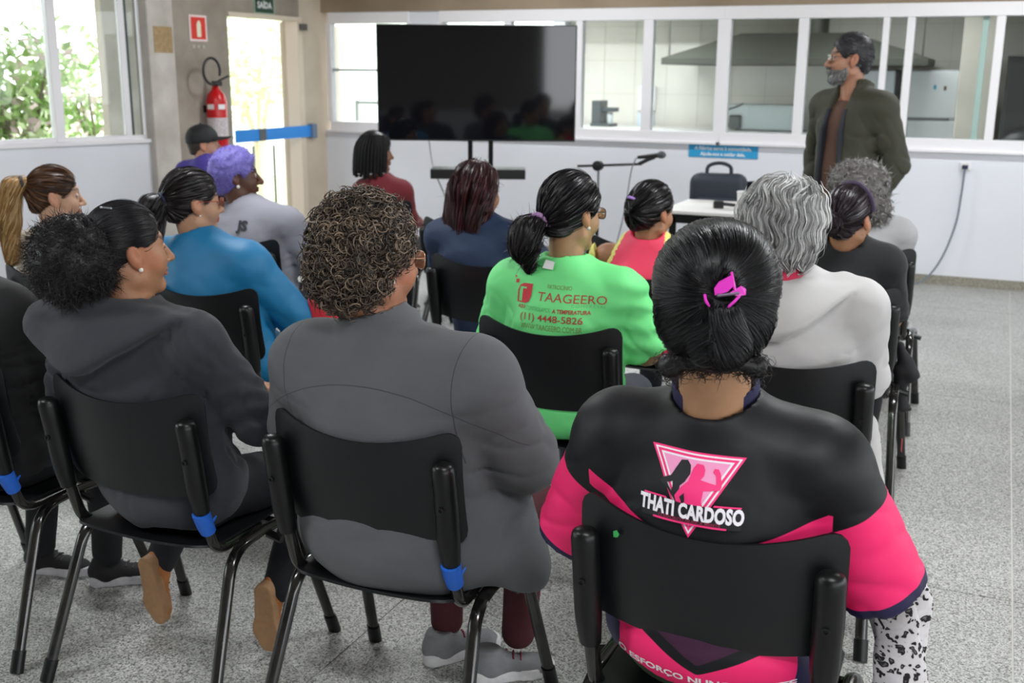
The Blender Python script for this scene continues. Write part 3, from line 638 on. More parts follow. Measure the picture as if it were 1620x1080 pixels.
# ================================================================== CHAIRS
M_shell = mat('matte_black_polypropylene', '#0f1114', 0.42, bump=0.04, bscale=500, spec=0.42)
M_tube = mat('glossy_black_tube', '#0b0b0c', 0.16, spec=0.7, col2='#2a2826', vscale=25)
M_sheath = mat('black_post_sheath', '#0a0b0c', 0.36, spec=0.4)
M_tape = mat('blue_tape', '#2163c9', 0.5)
def shell(fn, W, H0, H1, rc, nx=22, nz=16, th=0.007):
    """rounded sheet: fn(x, t) -> point, doubled and rimmed"""
    bm = bmesh.new(); rows = []; mid = 1e-6
    ts = [H0 + (H1 - H0) * (0.5 - 0.5 * math.cos(PI * i / nz)) for i in range(nz + 1)]
    for t in ts:
        e = min(t - H0, H1 - t); hw = W
        if e < rc: hw = W - rc + math.sqrt(max(rc * rc - (rc - e) ** 2, 0))
        rows.append([bm.verts.new(fn(hw * (2 * k / nx - 1), t)) for k in range(nx + 1)])
    for a, b in zip(rows, rows[1:]):
        for k in range(nx): bm.faces.new((a[k], a[k + 1], b[k + 1], b[k]))
    bmesh.ops.recalc_face_normals(bm, faces=bm.faces)
    r = bmesh.ops.solidify(bm, geom=bm.faces[:], thickness=th)
    me = bpy.data.meshes.new('shell'); bmesh.ops.recalc_face_normals(bm, faces=bm.faces); bm.to_mesh(me); bm.free()
    me.polygons.foreach_set('use_smooth', np.ones(len(me.polygons), bool)); me.set_sharp_from_angle(angle=math.radians(50))
    return me
def back_y(x, z):                       # backrest surface: hollow towards the sitter, leaning back
    return -0.235 - (z - 0.6) * 0.15 + 0.065 * (x / 0.25) ** 2 + 0.015 * ((z - 0.73) / 0.14) ** 2
chair0 = empty('stacking_chair')
obj('backrest', shell(lambda x, z: (x, back_y(x, z), z + 0.042 * (x / 0.25) ** 2 * (z - 0.59) / 0.28 - 0.008 * (1 - (x / 0.25) ** 2)), 0.25, 0.592, 0.848, 0.04), M_shell, chair0)
def seat_z(x, y):
    z = 0.452 - 0.012 * math.cos(min(abs(x) / 0.22, 1) * PI / 2)
    if y > 0.14: z -= (y - 0.14) ** 2 * 2.6
    if y < -0.12: z += (y + 0.12) ** 2 * 2.0
    return z
obj('seat', shell(lambda x, y: (x, y, seat_z(x, y)), 0.225, -0.215, 0.225, 0.07), M_shell, chair0)
for s in (-1, 1):
    rear = smooth_path([(s * 0.283, -0.285, 0.012), (s * 0.25, -0.125, 0.425), (s * 0.245, 0.02, 0.43)], 0.07, 6)
    front = smooth_path([(s * 0.283, 0.285, 0.012), (s * 0.25, 0.15, 0.425), (s * 0.245, 0.02, 0.43)], 0.07, 6)
    for p in (rear, front):
        l = MB().tube(p, 0.0175, 12, sy=0.72).obj('leg', M_tube, chair0, True)
        f = Vector(p[0]); g = (Vector(p[1]) - f).normalized(); MB().tube([f - g * 0.012, f + g * 0.05], 0.0205, 12, sy=0.8).obj('foot_cap', M_sheath, l, True)
    post = smooth_path([(s * 0.2, 0.05, 0.425), (s * 0.222, -0.16, 0.43), (s * 0.224, -0.208, 0.60), (s * 0.226, -0.224, 0.72), (s * 0.226, -0.238, 0.8)], 0.06, 6)
    p_ = MB().tube(post, 0.0155, 10).obj('back_post', M_tube, chair0, True)
    up = [q for q in post if q.z > 0.545]; sh = [Vector((q.x, q.y - 0.004, q.z)) for q in up]; rr = [0.021 + 0.0065 * min(1, (q.z - 0.545) / 0.08) for q in sh]
    sh += [sh[-1] + Vector((0, 0, k_)) for k_ in (0.008, 0.014, 0.018, 0.0195)]; rr += [0.0255, 0.021, 0.013, 0.004]
    t_ = MB().tube(sh, rr, 12, sy=0.95); t_.obj('post_sheath', M_sheath, chair0, True)
    MB().lathe([(0.0075, 0), (0.0075, 0.004), (0.004, 0.004), (0.004, 0.001), (0, 0.001)], (0, 0, 0), 10, Matrix.Translation((s * 0.226, -0.2535, 0.71)) @ Matrix.Rotation(PI / 2, 4, 'X')).obj('screw', mat('dark_screw', '#050505', 0.5), chair0)
    MB().tube([(s * 0.25, 0.03, 0.415), (s * 0.295, 0.03, 0.405)], 0.012, 8).obj('stacking_stud', M_sheath, chair0, True)
for y in (-0.07, 0.1): MB().tube([(-0.245, y, 0.42), (0.245, y, 0.42)], 0.011, 8).obj('crossbar', M_tube, chair0, True)
def tape(parent):
    post = [(0.2225, -0.18, 0.5), (0.2235, -0.192, 0.525), (0.224, -0.205, 0.56)]
    t = MB().tube(post, [0.0205, 0.0225, 0.0238], 12).obj('tape', M_tape, parent, True); t['label'] = 'blue tape wound round the post'
    MB().tube([(0.236, -0.19, 0.52), (0.248, -0.175, 0.545)], [0.006, 0.002], 4).obj('tape_end', M_tape, t)
CH = [(-2.66, 2.24, 0, 1, 'black chair cut by the frame edge, under the person in black'),
      (-1.98, 2.24, 0, 1, 'black chair under the woman in the dark grey hoodie'),
      (-1.27, 2.24, 0, 1, 'black chair under the curly haired woman in grey fleece'),
      (-0.415, 2.045, 0, 1, 'black chair under the woman in the black and pink shirt'),
      (-3.45, 3.40, 0, 0, 'black chair under the blonde ponytail woman'), (-2.69, 3.385, 0.05, 0, 'black chair under the woman in the blue long sleeved top'),
      (-1.27, 3.37, 0, 0, 'black chair under the woman in the neon green shirt'), (-0.50, 3.30, 0, 0, 'black chair under the grey haired woman in white hoodie'),
      (-3.32, 4.42, 0, 0, 'black chair under the purple haired woman'), (-2.0, 4.41, 0, 0, 'black chair under the woman in the navy top'),
      (-1.28, 4.44, 0, 0, 'black chair under the woman in the pink sleeveless top'), (-0.53, 4.46, 0, 0, 'black chair under the woman in black with headband'),
      (-2.63, 5.50, 0, 0, 'empty black chair beyond the woman in navy'), (-1.56, 5.25, 0, 0, 'empty black chair between green shirt and pink top women'),
      (-0.55, 5.5, 0, 0, 'black chair under the woman with curly grey hair'), (-3.55, 6.12, 0, 0, 'black chair under the woman with beaded braids'),
      (-5.15, 6.4, 0, 0, 'black chair under the man in the black cap'), (-1.82, 8.25, PI, 0, 'black chair behind the table holding the backpack')]
chairs = []
for i, (x, y, rz, tp, lb) in enumerate(CH):
    c = chair0 if i == 0 else copy_tree(chair0)
    c.location = (x, y, 0); c.rotation_euler[2] = rz; chairs.append(c)
    setp(c, lb, 'chair', 'black stacking chairs in rows')
for i, c in enumerate(chairs):
    if CH[i][3]: tape(c)
bk = [c for c in chairs[3].children if c.name.startswith('backrest')][0]
bk.data = shell(lambda x, z: (x, back_y(x, z), z + 0.042 * (x / 0.25) ** 2 * (z - 0.59) / 0.28 - 0.008 * (1 - (x / 0.25) ** 2)), 0.25, 0.622, 0.848, 0.04); bk.data.materials.append(M_shell)
# a scrap of green sticker on the front woman's backrest
g_ = shape_mesh([[(-0.006, -0.008), (0.003, -0.006), (0.008, 0.002), (0.002, 0.009), (-0.007, 0.004)]])
g_.transform(frame_M((-0.165, back_y(-0.165, 0.815) - 0.0085, 0.815), (0.9, -0.35, 0), (0, -0.1, 1))); obj('sticker', g_, mat('green_sticker', '#3fae5c', 0.5), chairs[3])

# backpack standing on the chair behind the table
bp = empty('backpack', (-1.9, 8.12, 0.46), 0.15, label='dark blue backpack standing on the chair behind the table', cat='bag')
M_bag = mat('dark_navy_nylon', '#232a36', 0.6, bump=0.1, bscale=300)
MB().box((-0.21, -0.1, 0.0), (0.21, 0.1, 0.47), 0.07, seg=4).obj('main_body', M_bag, bp, True)
MB().box((-0.16, -0.17, 0.03), (0.16, -0.08, 0.3), 0.04, seg=3).obj('front_pocket', M_bag, bp, True)
MB().tube(spline([(-0.09, 0, 0.45), (-0.08, 0, 0.52), (0, 0, 0.545), (0.08, 0, 0.52), (0.09, 0, 0.45)], 5), 0.014, 8).obj('carry_handle', M_bag, bp, True)
for s in (-1, 1): MB().tube(spline([(s * 0.12, 0.09, 0.43), (s * 0.15, 0.17, 0.3), (s * 0.14, 0.15, 0.1), (s * 0.16, 0.09, 0.03)], 5), 0.02, 6, sy=0.4).obj('shoulder_strap', M_bag, bp, True)
MB().tube(spline([(-0.2, -0.03, 0.4), (-0.12, -0.04, 0.455), (0.12, -0.04, 0.455), (0.2, -0.03, 0.4)], 5), 0.005, 5).obj('zip', mat('zip_black', '#0d0d0f', 0.4), bp, True)

# ================================================================== PEOPLE
def head_sdf(q, f):
    j = f.get('jaw', 1.0); n = f.get('nose', 1.0); fat = f.get('fat', 0.0)
    d = ell(q, (0, -0.012, 0.038), (0.073, 0.094, 0.087))
    d = smin(d, ell(q, (0, 0.026, -0.03), (0.061 * j + fat, 0.063, 0.086)), 0.03)
    ax = q.copy(); ax[:, 0] = np.abs(ax[:, 0])
    d = smin(d, ell(ax, (0.034, 0.052, -0.032), (0.03 + fat, 0.034, 0.034 + fat)), 0.02)
    d = smin(d, cap(ax, (0.05 * j, -0.005, -0.068), (0.012, 0.062, -0.104), 0.02 + fat, 0.018), 0.022)
    d = smin(d, ell(q, (0, 0.07, -0.103), (0.022, 0.018, 0.018)), 0.018)
    d = smin(d, cap(ax, (0, 0.082, 0.026), (0.04, 0.07, 0.026), 0.012, 0.01), 0.016)
    d = smax(d, -ell(ax, (0.032, 0.098, 0.002), (0.017, 0.013, 0.011)), 0.014)
    d = smin(d, ell(ax, (0.031, 0.076, 0.002), (0.0155, 0.0135, 0.0125)), 0.004)
    d = smin(d, cap(q, (0, 0.087, 0.012), (0, 0.105 + 0.006 * n, -0.034), 0.007, 0.0115 * n), 0.01)
    d = smin(d, ell(ax, (0.012 * n, 0.094, -0.038), (0.0095 * n, 0.013, 0.0085)), 0.006)
    d = smin(d, ell(q, (0, 0.089, -0.061), (0.024, 0.011, 0.007)), 0.006)
    d = smin(d, ell(q, (0, 0.087, -0.0735), (0.021, 0.011, 0.0078)), 0.005)
    d = smax(d, -cap(ax, (0, 0.104, -0.0665), (0.022, 0.092, -0.066), 0.0028, 0.0018), 0.003)
    Re = rotm(0, 14, 0)
    e = ell(ax, (0.0775, -0.012, -0.006), (0.0115, 0.0195, 0.033), Re)
    e = smax(e, -ell(ax, (0.0905, -0.006, 0.0), (0.0095, 0.0105, 0.019), Re), 0.004)
    e = smin(e, ell(ax, (0.079, -0.003, -0.033), (0.007, 0.0085, 0.010)), 0.006)
    return smin(d, e, 0.006)
class P:
    pass
def xform(T, v): return (v @ T.R.T) * T.s + T.c
def skin_mat(): return mat('skin', rough=0.5, attr=True, var=0.08, vscale=40, bump=0.03, bscale=300, sss=0.08)
def make_person(base, label, head, hyaw=0, hpitch=0, hroll=0, hs=1.0, skin='#b98a6c', yaw=0.0, tx=0.0, w=0.185, sz=0.975, sy=-0.075, g=1.0, gy=1.0, ag=1.0,
                elL=(-0.29, -0.02, 0.75), elR=(0.29, -0.02, 0.75), wrL=(-0.07, 0.24, 0.68), wrR=(0.07, 0.24, 0.68), kneeL=(-0.12, 0.36, 0.50), kneeR=(0.12, 0.36, 0.50),
                ankL=(-0.12, 0.38, 0.09), ankR=(0.12, 0.38, 0.09), feet=None, sleeve='long', top='#444444', topmat=None, pants='#22242a', face={}, hv=0.006, bv=0.018, tv=0.010,
                fold=0.006, foldf=26, seed=1, collar=0.0, extra=None, masks=None, standing=False, hem=0.47, shoes='#2a2a2c', soles='#d8d8d8', pv=0.018, neck_r=0.054, vneck=0.0,
                topname='shirt', lips=True, infl=0.012, cut=None, stopv=0.82, crease=0.009, group='audience members seated in rows'):
    root = empty('person', (base[0], base[1], 0), yaw, label=label, cat='person', group=group)
    r = P(); r.root = root; r.T = P(); r.T.R = rotm(hyaw, hpitch, hroll); r.T.s = hs; r.T.c = A3(head)
    shL, shR = (tx - w, sy, sz), (tx + w, sy, sz); nb = np.array((tx + (head[0] - tx) * 0.35, sy + 0.005, sz + 0.055), np.float32)
    hz = 0.55 if not standing else 0.95
    def torso(p, o=0.0):
        if standing:
            d = uni([ell(p, (0, -0.0, 0.98), (0.17 * g + o, 0.125 * gy + o, 0.16 + o)), ell(p, (0, 0.01, 1.15), (0.165 * g + o, 0.125 * gy + o, 0.2 + o)), ell(p, (tx, 0.0, 1.36), (0.18 * g + o, 0.122 * gy + o, 0.19 + o))], 0.07)
        else:
            d = uni([ell(p, (0, -0.05, 0.57), (0.18 * g + o, 0.15 * gy + o, 0.14 + o)), ell(p, (tx * 0.4, -0.06, 0.71), (0.165 * g + o, 0.14 * gy + o, 0.18 + o)), ell(p, (tx * 0.9, sy - 0.01, sz - 0.11), (0.168 * g + o, 0.13 * gy + o, 0.165 + o))], 0.07)
        d = smin(d, cap(p, shL, shR, 0.062 * ag + o, 0.062 * ag + o), 0.06)
        d = smin(d, cap(p, (nb[0], nb[1] + 0.0, sz + 0.05), (tx, sy, sz - 0.04), 0.058 + o, 0.11 + o), 0.05)
        return smin(d, smin(cap(p, (nb[0], nb[1] - 0.01, sz + 0.062), (tx - w * 0.8, sy, sz + 0.018), 0.05 + o, 0.045 + o), cap(p, (nb[0], nb[1] - 0.01, sz + 0.062), (tx + w * 0.8, sy, sz + 0.018), 0.05 + o, 0.045 + o), 0.05), 0.075)
    def arm(p, s, e, wr, o=0.0, stop=None):
        if stop is None:
            return smin(cap(p, s, e, 0.06 * ag + o, 0.05 * ag + o), cap(p, e, wr, 0.048 * ag + o, 0.031 * (ag * 0.5 + 0.5) + o), 0.02)
        s_, e_ = A3(s), A3(e); d = cap(p, s, e, 0.062 * ag + o, 0.054 * ag + o * 1.6); ax = (e_ - s_) / np.linalg.norm(e_ - s_)
        return np.maximum(d, (p - (s_ + (e_ - s_) * stop)) @ ax)
    # ---- body: head and neck finely, the rest under the clothes
    sk = np.array(lin(skin)); parts = []; cols = []
    nq = (r.T.R.T @ (nb - r.T.c)) / hs; nq = A3(nq)
    fn = lambda q: smin(head_sdf(q, face), cap(q, (0, -0.022, -0.045), nq - A3((0, 0, 0.06)), neck_r, neck_r * 1.15), 0.02)
    lo = np.minimum((-0.105, -0.125, -0.14), nq - 0.075); hi = np.maximum((0.105, 0.135, 0.14), nq + 0.075)
    lo[2] = nq[2] - 0.02
    v, f = nets(fn, lo, hi, hv); c = np.tile(sk, (len(v), 1)); av = np.abs(v[:, 0])
    if lips:
        m = (ell(v, (0, 0.09, -0.0665), (0.026, 0.02, 0.0155)) < 0.0); c[m] = c[m] * np.array((0.95, 0.62, 0.62))
    m = (np.abs(v[:, 2] - 0.03 - 0.02 * (av - 0.03)) < 0.0055) & (av > 0.012) & (av < 0.052) & (v[:, 1] > 0.05); c[m] = c[m] * 0.25
    m = (np.abs(v[:, 2] - 0.002) < 0.003) & (av > 0.018) & (av < 0.046) & (v[:, 1] > 0.06); c[m] = c[m] * 0.2
    m = (av > 0.07) & (v[:, 2] < 0.03) & (v[:, 2] > -0.05); c[m] = c[m] * np.array((1.08, 0.9, 0.86))
    parts.append((xform(r.T, v), f)); cols.append(c)
    wl, wr_ = A3(wrL), A3(wrR)
    core = lambda p: smin(smin(torso(p, -0.025), smin(arm(p, shL, elL, wrL, -0.006 * ag), arm(p, shR, elR, wrR, -0.006 * ag), 0.01), 0.02),
                          uni([cap(p, (-0.09, -0.03, hz), kneeL, 0.07, 0.05), cap(p, (0.09, -0.03, hz), kneeR, 0.07, 0.05), cap(p, kneeL, ankL, 0.045, 0.034), cap(p, kneeR, ankR, 0.045, 0.034)], 0.02), 0.02)
    J = [shL, shR, elL, elR, wrL, wrR, kneeL, kneeR, ankL, ankR, (0, -0.22, 0.5)]
    lo, hi = bounds(J, 0.12); hi[2] = sz + 0.10; lo[2] = max(lo[2], 0.03)
    v, f = nets(core, lo, hi, bv); parts.append((v, f)); cols.append(np.tile(sk, (len(v), 1)))
    for sd, e_, w_ in ((-1, A3(elL), wl), (1, A3(elR), wr_)):          # hands: palm, four bent fingers, thumb
        ax = (w_ - e_) / np.linalg.norm(w_ - e_); side = np.cross(ax, (0, 0, 1.0)); side /= np.linalg.norm(side) + 1e-6; dn = np.cross(ax, side) * (1 if np.cross(ax, side)[2] < 0 else -1)
        hp = []
        pc = w_ + ax * 0.05; fr = w_ + ax * 0.09
        for k, (o_, l1) in enumerate(((-0.028, 0.032), (-0.009, 0.04), (0.01, 0.038), (0.028, 0.028))):
            a = fr + side * o_; b = a + ax * l1 + dn * 0.008; c_ = b + ax * l1 * 0.5 + dn * 0.02; hp.append((a, b, c_))
        th = (w_ + ax * 0.03 - side * 0.03 * sd, w_ + ax * 0.065 - side * 0.055 * sd + dn * 0.01, w_ + ax * 0.095 - side * 0.052 * sd + dn * 0.022)
        def hand(p, hp=hp, th=th, w_=w_, ax=ax, side=side, fr=fr):
            d = uni([cap(p, w_ - ax * 0.02, w_ + ax * 0.02, 0.026, 0.026), cap(p, w_ + ax * 0.03 - side * 0.016, fr - side * 0.02, 0.018, 0.014), cap(p, w_ + ax * 0.03 + side * 0.016, fr + side * 0.02, 0.018, 0.014), cap(p, w_ + ax * 0.03, fr, 0.018, 0.014)], 0.012)
            for a, b, c_ in hp: d = smin(d, np.minimum(cap(p, a, b, 0.0095, 0.0085), cap(p, b, c_, 0.0085, 0.007)), 0.004)
            return smin(d, np.minimum(cap(p, th[0], th[1], 0.013, 0.0105), cap(p, th[1], th[2], 0.0105, 0.008)), 0.006)
        lo, hi = bounds([w_ - ax * 0.02, fr + ax * 0.08, pc + side * 0.06, pc - side * 0.06, pc + dn * 0.05, *th], 0.02)
        v, f = nets(hand, lo, hi, 0.0065); parts.append((v, f)); cols.append(np.tile(sk, (len(v), 1)))
    v, f = joinvf(parts)
    r.body = obj('body', mesh_np('body', v, f, True, col=np.concatenate(cols)), skin_mat(), root)
    for s in (-1, 1):
        eb = MB().ball((0, 0, 0), 0.0115 * hs, None, 12, 8); e = eb.mesh('eye', True)
        ec = np.ones((len(e.vertices), 3)) * np.array(lin('#e8e2dc')); co = np.array([x.co[:] for x in e.vertices]); fw = r.T.R @ np.array((0, 1, 0)); dt = (co / (0.0115 * hs)) @ fw
        ec[dt > 0.8] = lin('#3a2415'); ec[dt > 0.95] = (0.004, 0.004, 0.004)
        at = e.attributes.new('col', 'FLOAT_COLOR', 'POINT'); c4 = np.ones((len(co), 4), np.float32); c4[:, :3] = ec; at.data.foreach_set('color', c4.ravel())
        pos = xform(r.T, A3((s * 0.031, 0.0795, 0.002))[None])[0]
        obj('eye', e, mat('eyeball', rough=0.15, attr=True), root, loc=tuple(float(x) for x in pos))
    # ---- top
    stop = {'long': None, 'short': stopv, 'none': 0.0}[sleeve]
    def top_sdf(p):
        o = infl
        wv = fold * wob(p * A3((1, 1, 0.55)), foldf, seed) + fold * 0.5 * wob(p, foldf * 2.1, seed + 7)
        wt = 0.10 + sum(np.exp(-((p - A3(c_)) ** 2).sum(1) / (0.11 * ag) ** 2) for c_ in (elL, elR, (shL[0] * 0.85, sy, sz - 0.13), (shR[0] * 0.85, sy, sz - 0.13))) + 0.6 * np.exp(-((p[:, 2] - (0.62 if not standing else 1.05)) / 0.08) ** 2)
        cr = 1 - np.abs(wob(p * A3((1, 0.8, 1.6)), foldf * 1.9, seed + 13)) * 3.2; wv = wv + crease * wt * np.clip(cr, 0, 1) ** 1.5
        d = torso(p, o)
        if sleeve != 'none': d = smin(d, smin(arm(p, shL, elL, wrL, o, stop), arm(p, shR, elR, wrR, o, stop), 0.01), 0.025)
        nk = r.T.c + (r.T.R @ A3((0, -0.02, -0.06))) * hs; n0 = A3((nb[0], nb[1], sz + 0.03)); dz = max(float(nk[2] - n0[2]), 0.05)
        d = smin(d, cap(p, n0 - A3((0, 0, 0.05)), n0 + (A3(nk) - n0) * ((0.022 + collar * 0.1 - vneck) / dz), neck_r * hs * 1.15 + 0.028, neck_r * hs * 1.15 + 0.017), 0.025)
        if extra is not None: d = extra(p, d, r)
        d = d + wv
        d = np.maximum(d, hem - p[:, 2] + 0.012 * np.sin(p[:, 0] * 30))
        tt = (0.085 + collar * 0.12 - vneck) / dz
        hole = cap(p, n0 + (A3(nk) - n0) * tt, n0 + (A3(nk) - n0) * 3.0, neck_r * hs * 1.13 + 0.006, neck_r * hs * 1.35 + 0.012)
        d = smax(d, -hole, 0.008)
        if sleeve == 'long':
            for e_, w_ in ((A3(elL), wl), (A3(elR), wr_)):
                ax = (w_ - e_) / np.linalg.norm(w_ - e_); near = cap(p, e_, w_ + ax * 0.1, 0.11, 0.11)
                d = np.where(near < 0, np.maximum(d, (p - w_) @ ax), d)
        if cut is not None: d = cut(p, d)
        return d
    lo, hi = bounds([shL, shR, elL, elR] + ([wrL, wrR] if sleeve == 'long' else []) + [(-0.17 * g, -0.21 * gy, hem), (0.17 * g, 0.1, hem)], 0.10 + 0.05 * (ag - 1)); hi[2] = sz + 0.26; lo[2] = hem - 0.05
    v, f = nets(top_sdf, lo, hi, tv)
    r.top_sdf = top_sdf; r.v = v
    me = mesh_np(topname, v, f, True, attrs={k: fn_(v) for k, fn_ in (masks or {}).items()})
    tm = topmat or mat('cloth_' + top.lstrip('#'), top, 0.85, bump=0.15, bscale=700, sheen=0.1, wr=0.12)
    r.top = obj(topname, me, tm, root); r.topmesh = me
    # ---- trousers and shoes
    pn = lambda p: uni([ell(p, (0, -0.04, hz), (0.175 * g, 0.15 * gy, 0.12))] + [cap(p, (s * 0.09, -0.04, hz - 0.02), k, 0.092 * (0.6 + 0.4 * g), 0.068) for s, k in ((-1, kneeL), (1, kneeR))] + [cap(p, k, A3(a) + A3((0, 0, 0.004)), 0.064, 0.047) for k, a in ((kneeL, ankL), (kneeR, ankR))], 0.03) + 0.005 * wob(p, 34, seed + 3)
    lo, hi = bounds([kneeL, kneeR, ankL, ankR, (-0.2 * g, -0.22, hz), (0.2 * g, 0.1, hz + 0.04)], 0.11); lo[2] = 0.06
    if not standing:
        hi[2] = 0.70; pn0 = pn; pn = lambda p: np.maximum(pn0(p), np.where(p[:, 1] < 0.21, np.minimum(seat_top - p[:, 2], p[:, 2] - 0.38), -1))
    v, f = nets(pn, lo, hi, pv)
    obj('trousers', mesh_np('trousers', v, f), mat('trousers_' + pants.lstrip('#'), pants, 0.85, bump=0.2, bscale=300), root)
    for i, a in enumerate((ankL, ankR)):
        if feet: hl, to, up = feet[i]
        else: hl = (a[0], a[1] - 0.07, 0.0); to = (a[0] * 1.15, a[1] + 0.19, 0.0); up = (0, 0, 1)
        make_shoe(root, hl, to, up, shoes, soles)
    return r
seat_top = 0.45
_shoe = {}
def make_shoe(root, heel, toe, up, col, sole):
    def outline(p):
        q = p.copy(); q[:, 2] = 0
        return uni([cap(q, (0.036, 0, 0), (0.09, 0.0, 0), 0.034, 0.033), cap(q, (0.09, 0, 0), (0.18, 0.004, 0), 0.033, 0.046), cap(q, (0.18, 0.004, 0), (0.225, 0.0, 0), 0.046, 0.033)], 0.02)
    fine = root.location.y < 2.3; hh = 0.006 if fine else 0.010; _S = _shoe.setdefault(fine, {})
    if not _S:
        su = lambda p: np.maximum(smin(uni([ell(p, (0.06, 0, 0.05), (0.062, 0.036, 0.05)), cap(p, (0.075, 0, 0.045), (0.205, 0, 0.026), 0.034, 0.026), ell(p, (0.185, 0.002, 0.025), (0.065, 0.044, 0.026))], 0.03), cap(p, (0.05, 0, 0.06), (0.052, 0, 0.098), 0.036, 0.035), 0.02), np.maximum(0.014 - p[:, 2], p[:, 2] - 0.1))
        _S['u'] = nets(su, (-0.03, -0.07, -0.01), (0.29, 0.07, 0.12), hh)
        so = lambda p: np.maximum(outline(p), np.maximum(-p[:, 2], p[:, 2] - 0.034 - 0.010 * np.clip(1 - p[:, 0] / 0.1, 0, 1)))
        _S['s'] = nets(so, (-0.03, -0.07, -0.01), (0.29, 0.07, 0.05), hh)
    h, t, u = Vector(heel), Vector(toe), Vector(up); x = (t - h).normalized(); y = u.cross(x).normalized(); z = x.cross(y)
    R = np.array((x, y, z)).T; k = (t - h).length / 0.26
    key = (col, sole)
    V, F = _S['u']; s = obj('shoe', mesh_np('shoe', (V @ R.T) * k + np.array(h), F), mat('shoe_' + col.lstrip('#'), col, 0.75, bump=0.15, bscale=300, var=0.15, vscale=30), root)
    V, F = _S['s']; obj('sole', mesh_np('sole', (V @ R.T) * k + np.array(h), F), mat('sole_' + sole.lstrip('#'), sole, 0.7, var=0.12, vscale=60), s)
    lace = MB()
    for i in range(4):
        px = 0.105 + i * 0.022; zz = 0.083 - i * 0.0085; pts = [(px, -0.022, zz - 0.008), (px + 0.006, 0, zz), (px + 0.012, 0.022, zz - 0.008)]
        lace.tube([tuple((np.array(q) @ R.T) * k + np.array(h)) for q in pts], 0.003, 5)
    lace.obj('laces', mat('laces_' + col.lstrip('#'), {'#86868a': '#8a3550', '#b3713c': '#6d4424'}.get(col, '#3a3638'), 0.8), s, True)

# ---------------------------------------------------------------- hair
def hair_mat(name, rough=0.42, spec=0.5): return mat('hair_' + name, rough=rough, attr=True, spec=spec)
def mixcol(a, b, n, rng, p=1.0):
    t = rng.rand(n, 1) ** p; return np.array(lin(a)) * (1 - t) + np.array(lin(b)) * t
def hair(r, fn, lo, hi, h, ca, cb, flow=None, n=1500, steps=8, step=0.012, rad=0.0011, off=0.001, jit=0.002, seed=1, mode='flow', where=None, curl=(0.008, 2.0, 0.04), rough=0.42, name='hair', matname=None, bias=1.0, basecol=None, fuzz=0, fuzzlen=0.02, spec=0.5, sides=None):
    """one hair part: a smooth volume with strands combed along `flow` or curled out of it (head units)"""
    rng = np.random.RandomState(seed); v, f = nets(fn, lo, hi, h); parts = [(v, f)]
    sides = sides or (3 if r.root.location.y < 2.5 else 2)
    bc = np.array(lin(basecol or ca)); cols = [np.tile(bc, (len(v), 1)) * (0.85 + 0.3 * rng.rand(len(v), 1))]
    def starts(n):
        c = v if where is None else v[where(v)]
        p = c[rng.randint(len(c), size=n)] + rng.normal(size=(n, 3)) * h * 0.4
        return p.astype(np.float32)
    if n:
        p = starts(n); g = grad(fn, p)
        if mode == 'flow':
            path = []; o = off + np.abs(rng.normal(size=n)) * jit
            for i in range(steps):
                d = fn(p); g = grad(fn, p); p = p - g * (d - o)[:, None]; path.append(p.copy())
                fl = flow(p); fl = fl - g * (fl * g).sum(1, keepdims=True); fl /= np.linalg.norm(fl, axis=1, keepdims=True) + 1e-6
                p = (p + fl * step + rng.normal(size=p.shape) * step * 0.06).astype(np.float32)
            path = np.stack(path, 1)
        else:
            R_, turns, L = curl; k = steps; t = np.linspace(0, 1, k); L_ = L * (0.6 + 0.7 * rng.rand(n, 1))
            ax = g + rng.normal(size=g.shape) * 0.55; ax /= np.linalg.norm(ax, axis=1, keepdims=True)
            u = np.cross(ax, rng.normal(size=ax.shape)); u /= np.linalg.norm(u, axis=1, keepdims=True); w_ = np.cross(ax, u)
            ph = rng.rand(n, 1) * 6.28; a = ph + 2 * PI * turns * t[None] * (0.7 + 0.6 * rng.rand(n, 1)); Rr = R_ * (0.6 + 0.8 * rng.rand(n, 1)) * np.minimum(1, 0.25 + t[None] * 2)
            path = (p - g * 0.008)[:, None] + ax[:, None] * (L_ * t[None])[..., None] + u[:, None] * (Rr * np.cos(a))[..., None] + w_[:, None] * (Rr * np.sin(a))[..., None]
            path[:, :, 2] -= (t[None] ** 2 * L * 0.35)
        sv, sf, scol = ribbons(path.astype(np.float32), rad * (0.7 + 0.6 * rng.rand(n)), mixcol(ca, cb, n, rng, bias), sides); parts.append((sv, sf)); cols.append(scol)
    if fuzz:
        p = starts(fuzz); g = grad(fn, p); d = g + rng.normal(size=g.shape) * 0.6; d /= np.linalg.norm(d, axis=1, keepdims=True); e = d + rng.normal(size=g.shape) * 0.6
        t = np.linspace(0, 1, 5)[None, :, None]; ln = fuzzlen * (0.4 + 0.9 * rng.rand(fuzz, 1, 1))
        path = p[:, None] - g[:, None] * 0.002 + d[:, None] * ln * t + e[:, None] * ln * 0.6 * t ** 2
        sv, sf, scol = ribbons(path.astype(np.float32), np.full(fuzz, rad * 0.6), mixcol(ca, cb, fuzz, rng, bias), 2); parts.append((sv, sf)); cols.append(scol)
    V, F = joinvf(parts)
    return obj(name, mesh_np(name, xform(r.T, V), F, True, col=np.concatenate(cols)), hair_mat(matname or ('%s_%s' % (ca.lstrip('#'), rough)), rough, spec), r.root)
